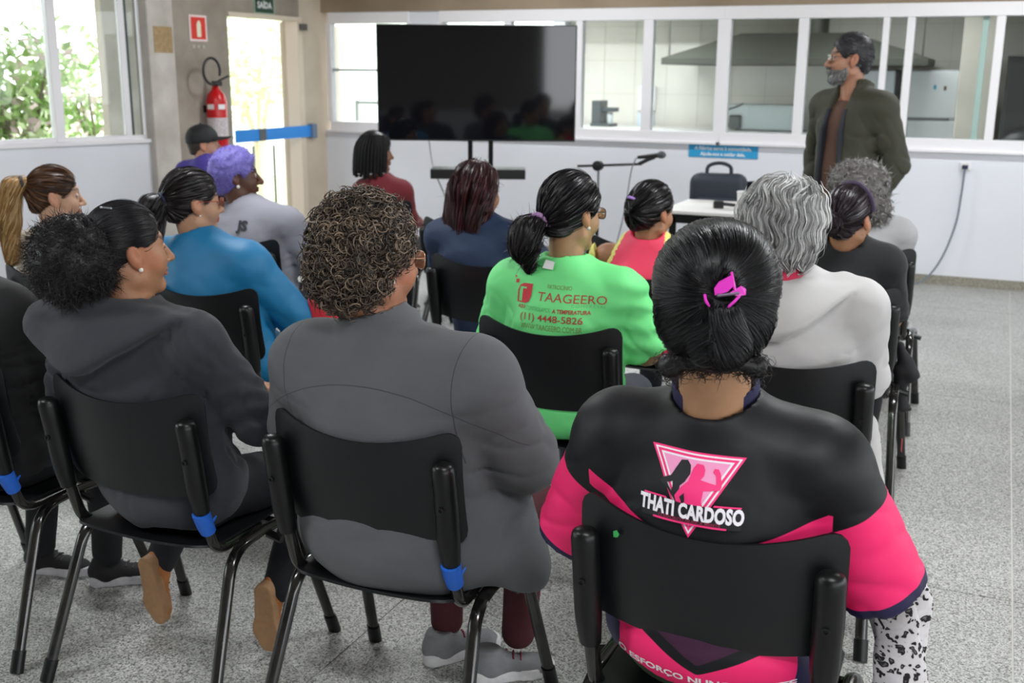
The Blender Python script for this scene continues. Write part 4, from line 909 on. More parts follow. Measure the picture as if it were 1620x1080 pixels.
def scalp(q, t=0.008, front=0.055, low=-0.03, tilt=0.9, ears=True):
    """hair cap: the skull thickened, cut back from face, ears and nape"""
    d = ell(q, (0, -0.012, 0.038), (0.074 + t, 0.095 + t, 0.088 + t))
    nape = cap(q, (0, -0.055, 0.0), (0, -0.06, low), 0.055 + t * 0.6, 0.042 + t * 0.5)
    d = smin(d, nape, 0.03)
    d = smax(d, q[:, 1] - front - np.clip(q[:, 2], -0.1, 0.2) * tilt * 0.45 + 0.1 * np.clip(0.03 - q[:, 2], 0, 1) * 6.0, 0.012)
    d = smax(d, low - 0.03 - q[:, 2], 0.01)
    if ears:
        ax = q.copy(); ax[:, 0] = np.abs(ax[:, 0]); d = smax(d, -ell(ax, (0.085, 0.004, -0.012), (0.03, 0.026, 0.036)), 0.008)
    return d
def glasses(r, col, w_=0.026, h_=0.019, rad=0.0014, only_frame=True):
    m = mat('glasses_' + col.lstrip('#'), col, 0.3, metal=0.3); g = None
    X = lambda p: tuple(float(x) for x in xform(r.T, A3(p)[None])[0])
    mb = MB()
    for s in (-1, 1):
        lp = [X((s * 0.033 + w_ * math.copysign(abs(math.cos(a)) ** 0.7, math.cos(a)), 0.107 - 0.006 * abs(math.cos(a)), 0.0 + h_ * math.copysign(abs(math.sin(a)) ** 0.7, math.sin(a)))) for a in [2 * PI * k / 24 for k in range(25)]]
        mb.tube(lp, rad * r.T.s, 6)
        mb.tube([X((s * 0.058, 0.1, 0.006)), X((s * 0.071, 0.08, 0.008)), X((s * 0.0815, 0.0, 0.012)), X((s * 0.081, -0.018, -0.004))], rad * 1.1, 6)
    mb.tube([X((-0.009, 0.109, 0.004)), X((0, 0.113, 0.007)), X((0.009, 0.109, 0.004))], rad, 6)
    g = mb.obj('glasses', m, r.root, True)
    for s in (-1, 1):
        ln = MB(); c_ = X((s * 0.033, 0.104, 0)); vs = [ln.bm.verts.new(X((s * 0.033 + w_ * 0.97 * math.copysign(abs(math.cos(a)) ** 0.7, math.cos(a)), 0.1065 - 0.006 * abs(math.cos(a)), h_ * 0.97 * math.copysign(abs(math.sin(a)) ** 0.7, math.sin(a))))) for a in [2 * PI * k / 20 for k in range(20)]]
        ln.bm.faces.new(vs); ln.obj('lens', glass_mat('spectacle_glass', 0.2), g)
def earring(r, side=1, col='#e9e6e0', rad=0.0062, p=(0.083, -0.001, -0.041)):
    pos = xform(r.T, A3((side * p[0], p[1], p[2]))[None])[0]
    MB().ball((0, 0, 0), rad, None, 10, 7).obj('earring', mat('pearl_' + col.lstrip('#'), col, 0.2), r.root, True, loc=tuple(float(x) for x in pos))
def tie(r, c, rad, tube, col, ax, name='hair_tie', n=18):
    a = Vector(ax).normalized(); u = a.orthogonal().normalized(); v = a.cross(u)
    X = lambda p: tuple(float(x) for x in xform(r.T, A3(p)[None])[0])
    MB().tube([X(Vector(c) + (u * math.cos(t) + v * math.sin(t)) * rad) for t in [2 * PI * k / n for k in range(n + 1)]], tube, 8, cap=False).obj(name, mat('tie_' + col.lstrip('#'), col, 0.7, bump=0.3, bscale=200), r.root, True)
def to(pt):
    t = A3(pt)
    return lambda p: t - p
def back_down(p): return np.tile(A3((0, -0.5, -1.0)), (len(p), 1))

# ---------------------------------------------------------------- the front row
def fleece(name, col, col2=None): return mat(name, col, 0.95, bump=0.25, bscale=900, sheen=0.1, var=0.08, vscale=14, wr=0.10)

# person in black, cut by the frame edge
r = make_person((-2.66, 2.24), 'person in a long black jacket at the frame edge, wearing black sneakers', (-0.10, -0.05, 1.2), hyaw=-25, tx=-0.03, w=0.19, g=1.1, ag=1.1, sz=0.975, top='#101013', fold=0.007, pants='#141519',
    kneeL=(-0.16, 0.28, 0.50), kneeR=(0.08, 0.30, 0.50), ankL=(-0.13, 0.2, 0.1), ankR=(0.12, 0.24, 0.1), feet=[((-0.21, 0.20, 0.0), (0.02, 0.27, 0.0), (0, 0, 1)), ((0.07, 0.20, 0.0), (0.25, 0.36, 0.0), (0, 0, 1))], shoes='#18171a', soles='#cfcdd2', hem=0.40, topname='jacket', seed=4, elR=(0.20, 0.02, 0.72))
fn = lambda q: scalp(q, 0.012); hair(r, fn, (-0.12, -0.15, -0.12), (0.12, 0.12, 0.16), 0.007, '#17120f', '#2c231d', to((0, -0.12, 0.0)), 500)

# woman in the dark grey hoodie with the big puff of hair
def hood(p, d, r):
    x, z = p[:, 0] + 0.11, p[:, 2]
    tri_ = smax(smax((-x * 0.50 - (z - 0.865)) * 0.87, (x * 0.62 - (z - 0.875)) * 0.85, 0.05), z - 1.05, 0.05)
    flap = smax(smax(d - 0.042 - 0.022 * np.sin(np.clip((z - 0.87) / 0.18, 0, 1) * PI), tri_, 0.03), p[:, 1] + 0.06, 0.05)
    rim = cap(p, (-0.30, -0.13, 1.01), (-0.11, -0.17, 1.045), 0.028, 0.036); rim = smin(rim, cap(p, (-0.11, -0.17, 1.045), (0.05, -0.13, 1.03), 0.036, 0.03), 0.02)
    rim = smin(rim, cap(p, (0.05, -0.13, 1.03), (0.045, 0.0, 0.99), 0.03, 0.028), 0.02)
    fl_ = np.exp(-((p - A3((0.14, -0.12, 0.975))) ** 2).sum(1) / 0.07 ** 2) * np.sin((p[:, 0] * 0.9 + p[:, 2] * 0.5) * 190) * 0.007 + np.exp(-((p - A3((0.24, 0.0, 0.80))) ** 2).sum(1) / 0.10 ** 2) * np.sin((p[:, 2] - 0.6 * p[:, 0] + 0.5 * p[:, 1]) * 120) * 0.006 + np.exp(-((p - A3((-0.33, -0.1, 0.85))) ** 2).sum(1) / 0.10 ** 2) * np.sin((p[:, 2] + 0.5 * p[:, 0]) * 110) * 0.006
    return smin(smin(d + fl_, flap, 0.006), rim, 0.022)
r1 = make_person((-1.98, 2.24), 'woman in a dark grey hoodie with a big puff of black hair', (-0.085, -0.06, 1.188), hyaw=-28, hpitch=3, hs=0.98, skin='#a87759', tx=-0.07, w=0.20, g=1.2, gy=1.0, ag=1.15, sz=0.955, top='#3f414a', topmat=fleece('dark_grey_sweat', '#32343b'),
    elL=(-0.37, -0.03, 0.74), elR=(0.235, 0.03, 0.74), wrL=(-0.02, 0.24, 0.74), wrR=(-0.06, 0.26, 0.76), fold=0.008, foldf=24, seed=11, extra=hood, hv=0.004, tv=0.008, hem=0.46, pants='#15161c', topname='hoodie',
    kneeL=(-0.2, 0.34, 0.49), kneeR=(0.2, 0.34, 0.49), ankL=(-0.225, 0.12, 0.2), ankR=(0.205, 0.13, 0.2), shoes='#b3713c', soles='#a7805c', face=dict(fat=0.006, nose=1.1, jaw=1.08), neck_r=0.062, pv=0.010,
    feet=[((-0.232, 0.055, 0.235), (-0.205, 0.075, 0.01), (0.05, 1, 0.1)), ((0.195, 0.06, 0.235), (0.19, 0.08, 0.01), (-0.05, 1, 0.1))])
def f1(q): return scalp(q, 0.006, 0.047, -0.035, 1.15)
hair(r1, f1, (-0.11, -0.15, -0.12), (0.11, 0.12, 0.16), 0.005, '#0c0b0d', '#2a292e', to((0.0, -0.16, 0.03)), 2400, 9, 0.013, 0.0008, rough=0.35)
def puff(q): return ell(q, (-0.005, -0.142, -0.006), (0.11, 0.112, 0.114)) + 0.010 * wob(q, 70, 3)
hair(r1, puff, (-0.16, -0.30, -0.16), (0.16, -0.02, 0.16), 0.007, '#0b0a0b', '#2c2528', n=2600, steps=9, mode='curl', curl=(0.006, 1.6, 0.03), rad=0.0009, fuzz=2600, fuzzlen=0.02, name='hair_puff', seed=5, rough=0.5)
tie(r1, (0, -0.1, 0.035), 0.075, 0.006, '#1b1b22', (0, 1, 0.1))
earring(r1, 1); earring(r1, -1)
pos = xform(r1.T, A3((0.035, -0.055, 0.125))[None])[0]; MB().box((-0.018, -0.0025, -0.002), (0.018, 0.0025, 0.002)).obj('hair_pin', mat('silver_pin', '#c9ccd0', 0.2, metal=0.9), r1.root, loc=tuple(float(x) for x in pos))

# curly haired woman in grey fleece
seam = lambda p: np.where(p[:, 1] < -0.05, p[:, 2] - (0.955 - 1.1 * (p[:, 0]) ** 2), 1.0)
seam2 = lambda p: np.where(p[:, 2] > 0.78, np.where(p[:, 0] > 0, p[:, 0] - 0.215 - 0.5 * (0.95 - p[:, 2]) ** 2, p[:, 0] + 0.235), 1.0)
def fleece_collar(p, d, r):
    q = p - A3((-0.03, -0.062, 1.06)); rad = np.sqrt(q[:, 0] ** 2 + q[:, 1] ** 2)
    c = np.maximum(np.abs(rad - 0.082 + 0.12 * q[:, 2]) - 0.011, np.abs(q[:, 2]) - 0.04)
    lap = ell(p, (0.10, -0.015, 1.035), (0.055, 0.035, 0.028), rotm(0, 0, 25))
    skirt = smin(ell(p, (0.02, -0.07, 0.53), (0.26, 0.15, 0.12)), cap(p, (0.22, 0.05, 0.66), (0.29, 0.03, 0.47), 0.07, 0.085), 0.06)
    return smin(smin(smin(d, c, 0.02), lap, 0.015), skirt, 0.06)
r2 = make_person((-1.27, 2.24), 'curly haired woman in a grey fleece jacket wearing gold rimmed glasses', (-0.048, -0.06, 1.222), hyaw=-27, hpitch=-4, hs=1.02, skin='#a9755a', tx=0.0, w=0.222, g=1.42, gy=1.12, ag=1.45, sz=0.955, sy=-0.07, top='#5a5c61',
    topmat=mat('grey_fleece', '#57595d', 0.95, bump=0.3, bscale=900, sheen=0.12, var=0.07, vscale=12, wr=0.06, mask=[('seam', '#3a3b3f', 0.0013), ('seamb', '#3a3b3f', 0.0013)]), masks={'seam': seam, 'seamb': seam2}, extra=fleece_collar,
    elL=(-0.30, -0.02, 0.76), elR=(0.305, 0.02, 0.755), wrL=(-0.05, 0.3, 0.72), wrR=(0.1, 0.3, 0.72), fold=0.007, foldf=17, seed=21, hv=0.004, tv=0.008, hem=0.435, collar=0.55, crease=0.0045, pants='#4a1a22', topname='fleece_jacket', face=dict(fat=0.008, nose=1.05, jaw=1.1), neck_r=0.064,
    kneeL=(-0.10, 0.40, 0.48), kneeR=(0.16, 0.40, 0.48), ankL=(-0.05, 0.30, 0.11), ankR=(0.17, 0.32, 0.11), shoes='#86868a', soles='#e6e4e6', pv=0.010, feet=[((-0.085, 0.22, 0.0), (0.06, 0.43, 0.0), (0, 0, 1)), ((0.07, 0.20, 0.0), (0.265, 0.36, 0.0), (0, 0, 1))])
def f2(q): return uni([ell(q, (0, -0.035, 0.045), (0.112, 0.112, 0.108)), ell(q, (0, -0.07, -0.04), (0.095, 0.07, 0.07))], 0.05) + 0.008 * wob(q, 85, 9)
def f2c(q):
    d = f2(q); ax = q.copy(); ax[:, 0] = np.abs(ax[:, 0])
    d = smax(d, q[:, 1] - 0.055 - 0.3 * np.clip(q[:, 2], -0.02, 0.2) + 0.5 * np.clip(0.02 - q[:, 2], 0, 1), 0.02)
    return smax(d, -ell(ax, (0.095, 0.02, -0.03), (0.045, 0.035, 0.04)), 0.01)
hair(r2, f2c, (-0.15, -0.18, -0.14), (0.15, 0.13, 0.19), 0.006, '#2a221d', '#8a7663', n=2600, steps=16, mode='curl', curl=(0.0105, 1.5, 0.03), rad=0.0021, seed=8, rough=0.42, bias=1.8, basecol='#1d1713', fuzz=600, fuzzlen=0.014)
glasses(r2, '#c08f72', 0.027, 0.02); earring(r2, 1); earring(r2, -1)

# woman in the black and pink shirt
def arm_side(p, s, e): s, e = A3(s), A3(e); ax = (e - s) / np.linalg.norm(e - s); return (p - s) @ ax
r3_el = ((-0.315, -0.03, 0.725), (0.285, -0.03, 0.72)); r3_sh = ((-0.205, -0.10, 0.955), (0.175, -0.10, 0.955))
def m_pink(p):
    a = np.minimum(*(np.where(sgn * p[:, 0] > 0.17, 0.085 - arm_side(p, s, e) + 0.25 * (np.abs(p[:, 0]) - 0.25) * 0, 1.0) for sgn, s, e in ((-1, r3_sh[0], r3_el[0]), (1, r3_sh[1], r3_el[1]))))
    side = np.maximum(np.abs(p[:, 2] - (0.822 + 1.25 * (p[:, 0] + 0.0) ** 2)) - (0.005 + 0.06 * np.abs(p[:, 0] + 0.02) * np.clip(np.abs(p[:, 0]) * 6, 0, 1)), np.abs(p[:, 0] + 0.015) - 0.228)
    side = np.maximum(side, p[:, 1] + 0.05)
    low = p[:, 2] - (0.562 + 0.55 * np.abs(p[:, 0]) ** 1.05)
    return np.minimum(np.minimum(a, side), np.where(p[:, 2] < 0.70, low, 1.0))
def m_cuff(p):
    L = np.linalg.norm(A3(r3_el[0]) - A3(r3_sh[0]))
    return np.minimum(*(np.where((sgn * p[:, 0] > 0.17) & (p[:, 2] < 0.86), L * 1.1 - 0.022 - arm_side(p, s, e), 1.0) for sgn, s, e in ((-1, r3_sh[0], r3_el[0]), (1, r3_sh[1], r3_el[1]))))
def m_plum(p): return np.where((p[:, 2] < 0.70) & (np.abs(p[:, 0]) < 0.10), np.maximum((0.582 + 0.55 * np.abs(p[:, 0])) - p[:, 2], np.abs(p[:, 0]) - 0.1), 1.0)
def shirt_drop(p, d, r): return smin(d, ell(p, (0, -0.085, 0.585), (0.205, 0.15, 0.10)), 0.05)
r3 = make_person((-0.415, 2.045), 'woman in a black and pink sports shirt, her black hair held by a pink clip', (-0.025, -0.135, 1.245), hyaw=11, hpitch=-6, hs=1.06, skin='#b98b68', tx=-0.015, w=0.19, g=1.22, gy=1.02, ag=1.25, sz=0.955, sy=-0.10, top='#1c1c24',
    topmat=mat('black_sports_jersey', '#0a0b10', 0.52, bump=0.06, bscale=900, spec=0.35, wr=0.05, mask=[('plum', '#3a1a33'), ('pink', '#f5266f'), ('cuff', '#231f45')]), masks={'pink': m_pink, 'cuff': m_cuff, 'plum': m_plum}, sleeve='short', stopv=1.1, elL=r3_el[0], elR=r3_el[1], wrL=(-0.08, 0.2, 0.66), wrR=(0.08, 0.2, 0.66),
    fold=0.005, foldf=22, seed=31, crease=0.004, infl=0.014, hv=0.004, tv=0.0065, hem=0.53, pants='#4d6345', extra=shirt_drop, neck_r=0.058, vneck=-0.01, shoes='#3a3a3e', face=dict(fat=0.004), ankL=(-0.12, 0.2, 0.1), ankR=(0.16, 0.2, 0.1))
def f3(q):
    d = uni([ell(q, (0, -0.028, 0.042), (0.105, 0.108, 0.105)), ell(q, (0, -0.062, -0.035), (0.088, 0.062, 0.062))], 0.05)
    d = smax(d, q[:, 1] - 0.045 - 0.4 * np.clip(q[:, 2], -0.02, 0.2) + 0.4 * np.clip(0.03 - q[:, 2], 0, 1), 0.02)
    ax = q.copy(); ax[:, 0] = np.abs(ax[:, 0]); d = smax(d, -ell(ax, (0.095, 0.012, -0.035), (0.03, 0.03, 0.035)), 0.01)
    bun = uni([cap(q, (0.012, -0.135, 0.005), (0.03, -0.128, -0.055), 0.026, 0.034), ell(q, (0.0, -0.12, -0.05), (0.045, 0.03, 0.038))], 0.02)
    d = smin(d, bun, 0.010)
    return smax(d, -ell(q, (0.02, -0.148, 0.036), (0.028, 0.022, 0.02)), 0.012)
def flow3(p):
    tgt = A3((0.015, -0.145, 0.03)); f = tgt - p; nz = np.stack([0.35 * np.sin(p[:, 2] * 60) * 0.05, np.zeros(len(p)), np.zeros(len(p))], 1)
    return np.where(p[:, 2:3] < -0.02, np.stack([np.sign(p[:, 0]) * -0.6 + 0.2, np.full(len(p), -0.5), np.full(len(p), 0.6)], 1), f + nz).astype(np.float32)
hair(r3, f3, (-0.14, -0.19, -0.13), (0.14, 0.13, 0.17), 0.005, '#060607', '#26262b', flow3, 4200, 10, 0.014, 0.0007, off=0.0004, jit=0.0012, seed=4, rough=0.3, bias=2.2, spec=0.45)
def f3n(q): return uni([ell(q, (-0.066, -0.075, -0.098), (0.022, 0.02, 0.022)), ell(q, (0.072, -0.07, -0.09), (0.02, 0.02, 0.022)), ell(q, (0.0, -0.085, -0.085), (0.06, 0.018, 0.02))], 0.02)
hair(r3, f3n, (-0.12, -0.13, -0.14), (0.12, -0.02, -0.04), 0.006, '#0a090a', '#241d1a', n=260, steps=12, mode='curl', curl=(0.008, 1.4, 0.02), rad=0.0007, seed=14, name='nape_curls', fuzz=160, fuzzlen=0.012)
X3 = lambda p: tuple(float(x) for x in xform(r3.T, A3(p)[None])[0])
M_clip = mat('magenta_plastic', '#e03ac0', 0.25)
cl = empty('hair_clip', (0, 0, 0)); cl.parent = r3.root; cl['label'] = 'magenta plastic claw clip'
def blade(name, pts, th=0.004):
    mb = MB(); a = [mb.bm.verts.new(X3(p)) for p in pts]; b = [mb.bm.verts.new(X3((p[0], p[1] - th, p[2]))) for p in pts]; n = len(pts)
    mb.bm.faces.new(a); mb.bm.faces.new(b[::-1])
    for i in range(n): mb.bm.faces.new((a[i], a[(i + 1) % n], b[(i + 1) % n], b[i]))
    mb.obj(name, M_clip, cl)
blade('grip', [(0.001, -0.152, 0.041), (0.008, -0.155, 0.052), (0.026, -0.157, 0.063), (0.03, -0.157, 0.046), (0.022, -0.156, 0.037), (0.003, -0.152, 0.03)])
blade('grip', [(0.026, -0.155, 0.036), (0.042, -0.153, 0.047), (0.05, -0.15, 0.042), (0.05, -0.15, 0.033), (0.036, -0.153, 0.031)])
for pts in ([(0.026, -0.157, 0.068), (0.03, -0.158, 0.052), (0.033, -0.157, 0.04)], [(-0.013, -0.150, 0.03), (-0.010, -0.155, 0.02), (-0.001, -0.152, 0.008)], [(0.043, -0.151, 0.034), (0.033, -0.158, 0.022), (0.02, -0.155, 0.009)]):
    MB().tube([X3(p) for p in spline(pts, 4)], 0.0024, 6).obj('tooth', M_clip, cl, True)
MB().tube([X3((0.006, -0.157, 0.030)), X3((0.04, -0.156, 0.036))], 0.003, 8).obj('spring', mat('steel_spring', '#7a6a80', 0.3, metal=0.8), cl, True)
earring(r3, -1, '#d8b483', 0.005); earring(r3, 1, '#d8b483', 0.005)
# inner collar, printed logo and lettering on the black shirt
bv3 = bvh_of(r3.topmesh)
pk, wh, lp, ink = mat('print_pink', '#f5317c', 0.6), mat('print_white', '#efeaf2', 0.6), mat('print_light_pink', '#f29ac6', 0.6), mat('print_black', '#15151b', 0.6)
LO = (-0.025, -0.15, 0.918)            # logo centre on the back (local)
def put(name, loops, m, layer, org=LO): return obj(name, decal(shape_mesh(loops), bv3, org, off=0.0007 + 0.0006 * layer, maxlen=0.014), m, logo)
logo = empty('logo_print'); logo.parent = r3.root; logo['label'] = 'pink triangle logo with two silhouettes on the shirt back'
def tri(k): c = (0.0, 0.0285); return [(c[0] + (x - c[0]) * k, c[1] + (y - c[1]) * k) for x, y in ((-0.088, 0.073), (0.088, 0.073), (0.0, -0.078))]
for i, (k, m) in enumerate(((1.0, pk), (0.93, wh), (0.87, pk), (0.78, wh), (0.71, lp))): put('triangle', [tri(k)], m, i)
put('silhouette', [[(-0.034, -0.022), (-0.03, -0.012), (-0.045, 0.004), (-0.062, 0.014), (-0.058, 0.020), (-0.042, 0.027), (-0.034, 0.042), (-0.026, 0.056), (-0.014, 0.058), (-0.007, 0.05), (-0.006, 0.036), (-0.014, 0.022), (-0.022, 0.014), (-0.024, -0.022)],
                   [(-0.048, 0.014), (-0.038, 0.002), (-0.036, 0.008), (-0.037, 0.018)]], ink, 5)
put('silhouette', [[(-0.024, -0.022), (-0.03, -0.004), (-0.02, 0.012), (-0.008, 0.024), (-0.002, 0.046), (0.004, 0.055), (0.016, 0.054), (0.020, 0.046), (0.019, 0.036), (0.014, 0.029), (0.03, 0.026), (0.042, 0.024), (0.04, 0.038), (0.034, 0.044), (0.036, 0.05), (0.043, 0.05), (0.048, 0.042), (0.052, 0.022), (0.05, 0.016), (0.03, 0.013), (0.022, 0.012), (0.02, -0.006), (0.026, -0.022)]], pk, 6)
put('silhouette', [[(-0.02, -0.004), (-0.012, 0.004), (-0.01, -0.01), (-0.014, -0.017)]], ink, 7)
put('band', [[(-0.092, -0.014), (0.092, -0.014), (0.092, -0.0505), (-0.092, -0.0505)]], ink, 7)
put('rule', [[(-0.09, -0.0095), (-0.046, -0.0095), (-0.044, -0.0125), (-0.09, -0.0125)]], pk, 8); put('rule', [[(0.044, -0.0095), (0.09, -0.0095), (0.09, -0.0125), (0.042, -0.0125)]], pk, 8)
put('rule', [[(-0.068, -0.048), (0.068, -0.048), (0.068, -0.0515), (-0.068, -0.0515)]], pk, 8)
t_ = text_mesh('THATI CARDOSO', 0.0365, bold=0.0017, xs=0.64, space=1.04); obj('lettering', decal(t_, bv3, (LO[0], LO[1], LO[2] - 0.0285), off=0.0062, maxlen=0.02), wh, logo)
t_ = text_mesh('O ESFORÇO NUNCA MENTE', 0.0085, bold=0.0002, xs=1.05); obj('lettering', decal(t_, bv3, (LO[0], LO[1], LO[2] - 0.0446), off=0.0062, maxlen=0.02), mat('print_dark_pink', '#8e2446', 0.6), logo)
t_ = text_mesh('O ESFORÇO NUNCA MENTE', 0.020, bold=0.0006, xs=1.35)
obj('hem_lettering', decal(t_, bv3, (0.0, -0.15, 0.5475), M2=lambda x, y: (x, y + 0.25 * x * x), off=0.0012, maxlen=0.012), wh, r3.root)
def undercollar(p):
    ax = A3((-0.025, -0.127, 1.17)) - A3((-0.0185, -0.095, 0.985)); ax = ax / np.linalg.norm(ax); q = p - A3((-0.0185, -0.095, 0.985)); h_ = q @ ax; rad = np.sqrt(np.maximum((q * q).sum(1) - h_ ** 2, 0))
    return np.maximum(np.abs(rad - 0.0765) - 0.004, np.abs(h_ - 0.07 - 0.35 * np.abs(q[:, 0])) - 0.022)
v, f = nets(undercollar, (-0.14, -0.24, 0.98), (0.1, 0.02, 1.14), 0.0045); obj('undershirt_collar', mesh_np('undershirt_collar', v, f), mat('navy_rib', '#25234a', 0.8), r3.root)
# leopard print scarf hanging beside her chair
def leopard():
    m = bpy.data.materials.new('leopard_print'); m.use_nodes = True; t = m.node_tree; b = t.nodes['Principled BSDF']; tc = N(t, 'ShaderNodeTexCoord'); vo = N(t, 'ShaderNodeTexVoronoi'); vo.inputs['Scale'].default_value = 58
    nz = N(t, 'ShaderNodeTexNoise'); nz.inputs['Scale'].default_value = 30; va = N(t, 'ShaderNodeMix', data_type='VECTOR'); va.inputs[0].default_value = 0.06
    t.links.new(tc.outputs['Object'], nz.inputs['Vector']); t.links.new(tc.outputs['Object'], va.inputs[4]); t.links.new(nz.outputs['Color'], va.inputs[5]); t.links.new(va.outputs[1], vo.inputs['Vector'])
    rp = N(t, 'ShaderNodeValToRGB'); e = rp.color_ramp.elements; e[0].position = 0.0; e[0].color = (*lin('#8f8689'), 1); e[1].position = 0.22; e[1].color = (*lin('#1d1b1f'), 1)
    for p_, c_ in ((0.36, '#1d1b1f'), (0.42, '#d8d3d6'), (1.0, '#e4e0e3')): q = e.new(p_); q.color = (*lin(c_), 1)
    t.links.new(vo.outputs['Distance'], rp.inputs[0]); t.links.new(rp.outputs[0], b.inputs['Base Color']); b.inputs['Roughness'].default_value = 0.9; return m
def scarf(p): return uni([cap(p, (-0.02, 0.12, 0.62), (0.0, 0.02, 0.66), 0.04, 0.05), cap(p, (0.0, 0.02, 0.66), (0.028, -0.02, 0.46), 0.045, 0.04), cap(p, (0.028, -0.02, 0.46), (0.02, -0.03, 0.2), 0.04, 0.034)], 0.03) + 0.012 * np.sin(p[:, 1] * 130 + p[:, 2] * 14)
v, f = nets(scarf, (-0.1, -0.12, 0.12), (0.12, 0.2, 0.76), 0.008)
obj('scarf', mesh_np('scarf', v, f), leopard(), None, loc=(-0.09, 2.06, 0.0), label='grey leopard print scarf hanging beside the chair of the pink shirted woman', cat='scarf')

# ---------------------------------------------------------------- second row
r4 = make_person((-3.45, 3.40), 'woman with a long blonde ponytail in a beige top by the low wall', (-0.085, -0.055, 1.14), hyaw=-42, hs=0.97, skin='#c49a80', tx=-0.05, w=0.175, sz=0.915, top='#cbbfae', pants='#2b2d33', seed=41, tv=0.012, fold=0.006, topname='sweater')
f4 = lambda q: scalp(q, 0.006, 0.06, -0.035, 1.0)
hair(r4, f4, (-0.11, -0.15, -0.12), (0.11, 0.12, 0.16), 0.006, '#2a1a12', '#7a5233', to((0, -0.13, 0.06)), 1600, 8, 0.013, 0.0009, rough=0.35, bias=1.5)
def pt4(q): return uni([cap(q, (0, -0.11, 0.06), (0, -0.165, 0.045), 0.026, 0.032), cap(q, (0, -0.165, 0.045), (0.0, -0.19, -0.10), 0.034, 0.04), cap(q, (0, -0.19, -0.10), (0.01, -0.19, -0.26), 0.04, 0.02)], 0.02)
hair(r4, pt4, (-0.08, -0.26, -0.32), (0.08, -0.05, 0.12), 0.007, '#8a6238', '#d9b980', back_down, 1300, 12, 0.018, 0.0011, rough=0.35, name='ponytail', jit=0.004, basecol='#9a7445')
tie(r4, (0, -0.125, 0.058), 0.026, 0.008, '#3c3838', (0, 1, 0.2))

r5 = make_person((-2.69, 3.385), 'woman in a bright blue long sleeved top with a dark ponytail', (-0.115, -0.065, 1.155), hyaw=-33, hs=1.0, skin='#b78a6d', tx=-0.05, w=0.185, g=1.15, ag=1.1, sz=0.925, top='#1a7fb5', topmat=mat('blue_jersey', '#1277ab', 0.55, bump=0.08, bscale=600, var=0.1, vscale=10, wr=0.12),
    elL=(-0.31, 0.0, 0.73), elR=(0.245, 0.06, 0.72), wrR=(0.2, 0.3, 0.66), pants='#1c4a66', seed=51, tv=0.010, fold=0.007, foldf=28, collar=0.3, crease=0.006, infl=0.02, topname='long_sleeved_top', face=dict(fat=0.004))
f5 = lambda q: scalp(q, 0.009, 0.06, -0.035, 1.0)
hair(r5, f5, (-0.11, -0.15, -0.12), (0.11, 0.12, 0.16), 0.006, '#100d0e', '#3a3032', to((0, -0.13, 0.02)), 1800, 8, 0.013, 0.0009, rough=0.33, bias=1.6)
def pt5(q): return uni([cap(q, (0, -0.1, 0.015), (-0.01, -0.15, -0.01), 0.03, 0.042), cap(q, (-0.01, -0.15, -0.01), (-0.015, -0.155, -0.09), 0.045, 0.036), cap(q, (-0.015, -0.155, -0.09), (-0.0, -0.14, -0.15), 0.034, 0.012)], 0.02)
hair(r5, pt5, (-0.09, -0.22, -0.2), (0.07, -0.04, 0.08), 0.007, '#0c0a0b', '#2a2224', back_down, 700, 9, 0.015, 0.001, name='ponytail', jit=0.004)
tie(r5, (0, -0.112, 0.012), 0.031, 0.007, '#2a3050', (0, 1, 0.4)); glasses(r5, '#a0382c', 0.026, 0.018); earring(r5, 1, '#cfcfcf', 0.004)
hb = make_bag = None
bg_ = empty('red_bag', (-2.39, 3.60, 0.62), 0.3, label='red padded bag held on the lap of the woman in blue', cat='bag')
MB().box((-0.05, -0.16, 0.0), (0.07, 0.14, 0.2), 0.045, seg=4).obj('body', mat('red_nylon', '#d8323c', 0.5), bg_, True); MB().tube(spline([(0.0, -0.1, 0.19), (0.0, -0.08, 0.25), (0.0, 0.06, 0.25), (0, 0.1, 0.19)], 5), 0.008, 6).obj('strap', mat('red_webbing', '#b0202a', 0.6), bg_, True)

bigfold = lambda p, d, r: d + 0.004 * np.sin(p[:, 2] * 95 + 18 * p[:, 0]) * np.clip((p[:, 0] - 0.14) * 8, 0, 1)
r6 = make_person((-1.27, 3.37), 'woman in a neon green printed t-shirt with a low ponytail', (0.012, -0.045, 1.205), hyaw=-24, hpitch=-3, hs=1.0, skin='#b28a66', tx=0.01, w=0.19, g=1.18, ag=1.12, sz=0.955, sy=-0.07, top='#5de06f', topmat=mat('neon_green_jersey', '#78ef90', 0.6, bump=0.05, bscale=600, wr=0.05),
    sleeve='short', stopv=1.0, elL=(-0.265, -0.02, 0.74), elR=(0.265, 0.01, 0.755), wrL=(-0.06, 0.22, 0.68), wrR=(0.14, 0.25, 0.70), pants='#3c3f49', seed=61, tv=0.008, fold=0.005, extra=bigfold, hv=0.0045, hem=0.455)
def f6(q): return scalp(q, 0.014, 0.055, -0.04, 1.0)
hair(r6, f6, (-0.12, -0.15, -0.13), (0.12, 0.13, 0.17), 0.006, '#0b0a0b', '#28242a', to((-0.03, -0.13, -0.045)), 2200, 8, 0.014, 0.0009, rough=0.33, bias=1.8)
def pt6(q): return uni([cap(q, (-0.025, -0.105, -0.03), (-0.045, -0.15, -0.055), 0.03, 0.045), ell(q, (-0.05, -0.155, -0.095), (0.05, 0.045, 0.06)), cap(q, (-0.05, -0.15, -0.12), (-0.04, -0.135, -0.175), 0.035, 0.014)], 0.02)
hair(r6, pt6, (-0.13, -0.23, -0.21), (0.04, -0.06, 0.03), 0.007, '#0b0a0b', '#2a2428', back_down, 500, 9, 0.014, 0.001, name='ponytail', jit=0.004, fuzz=500, fuzzlen=0.02)
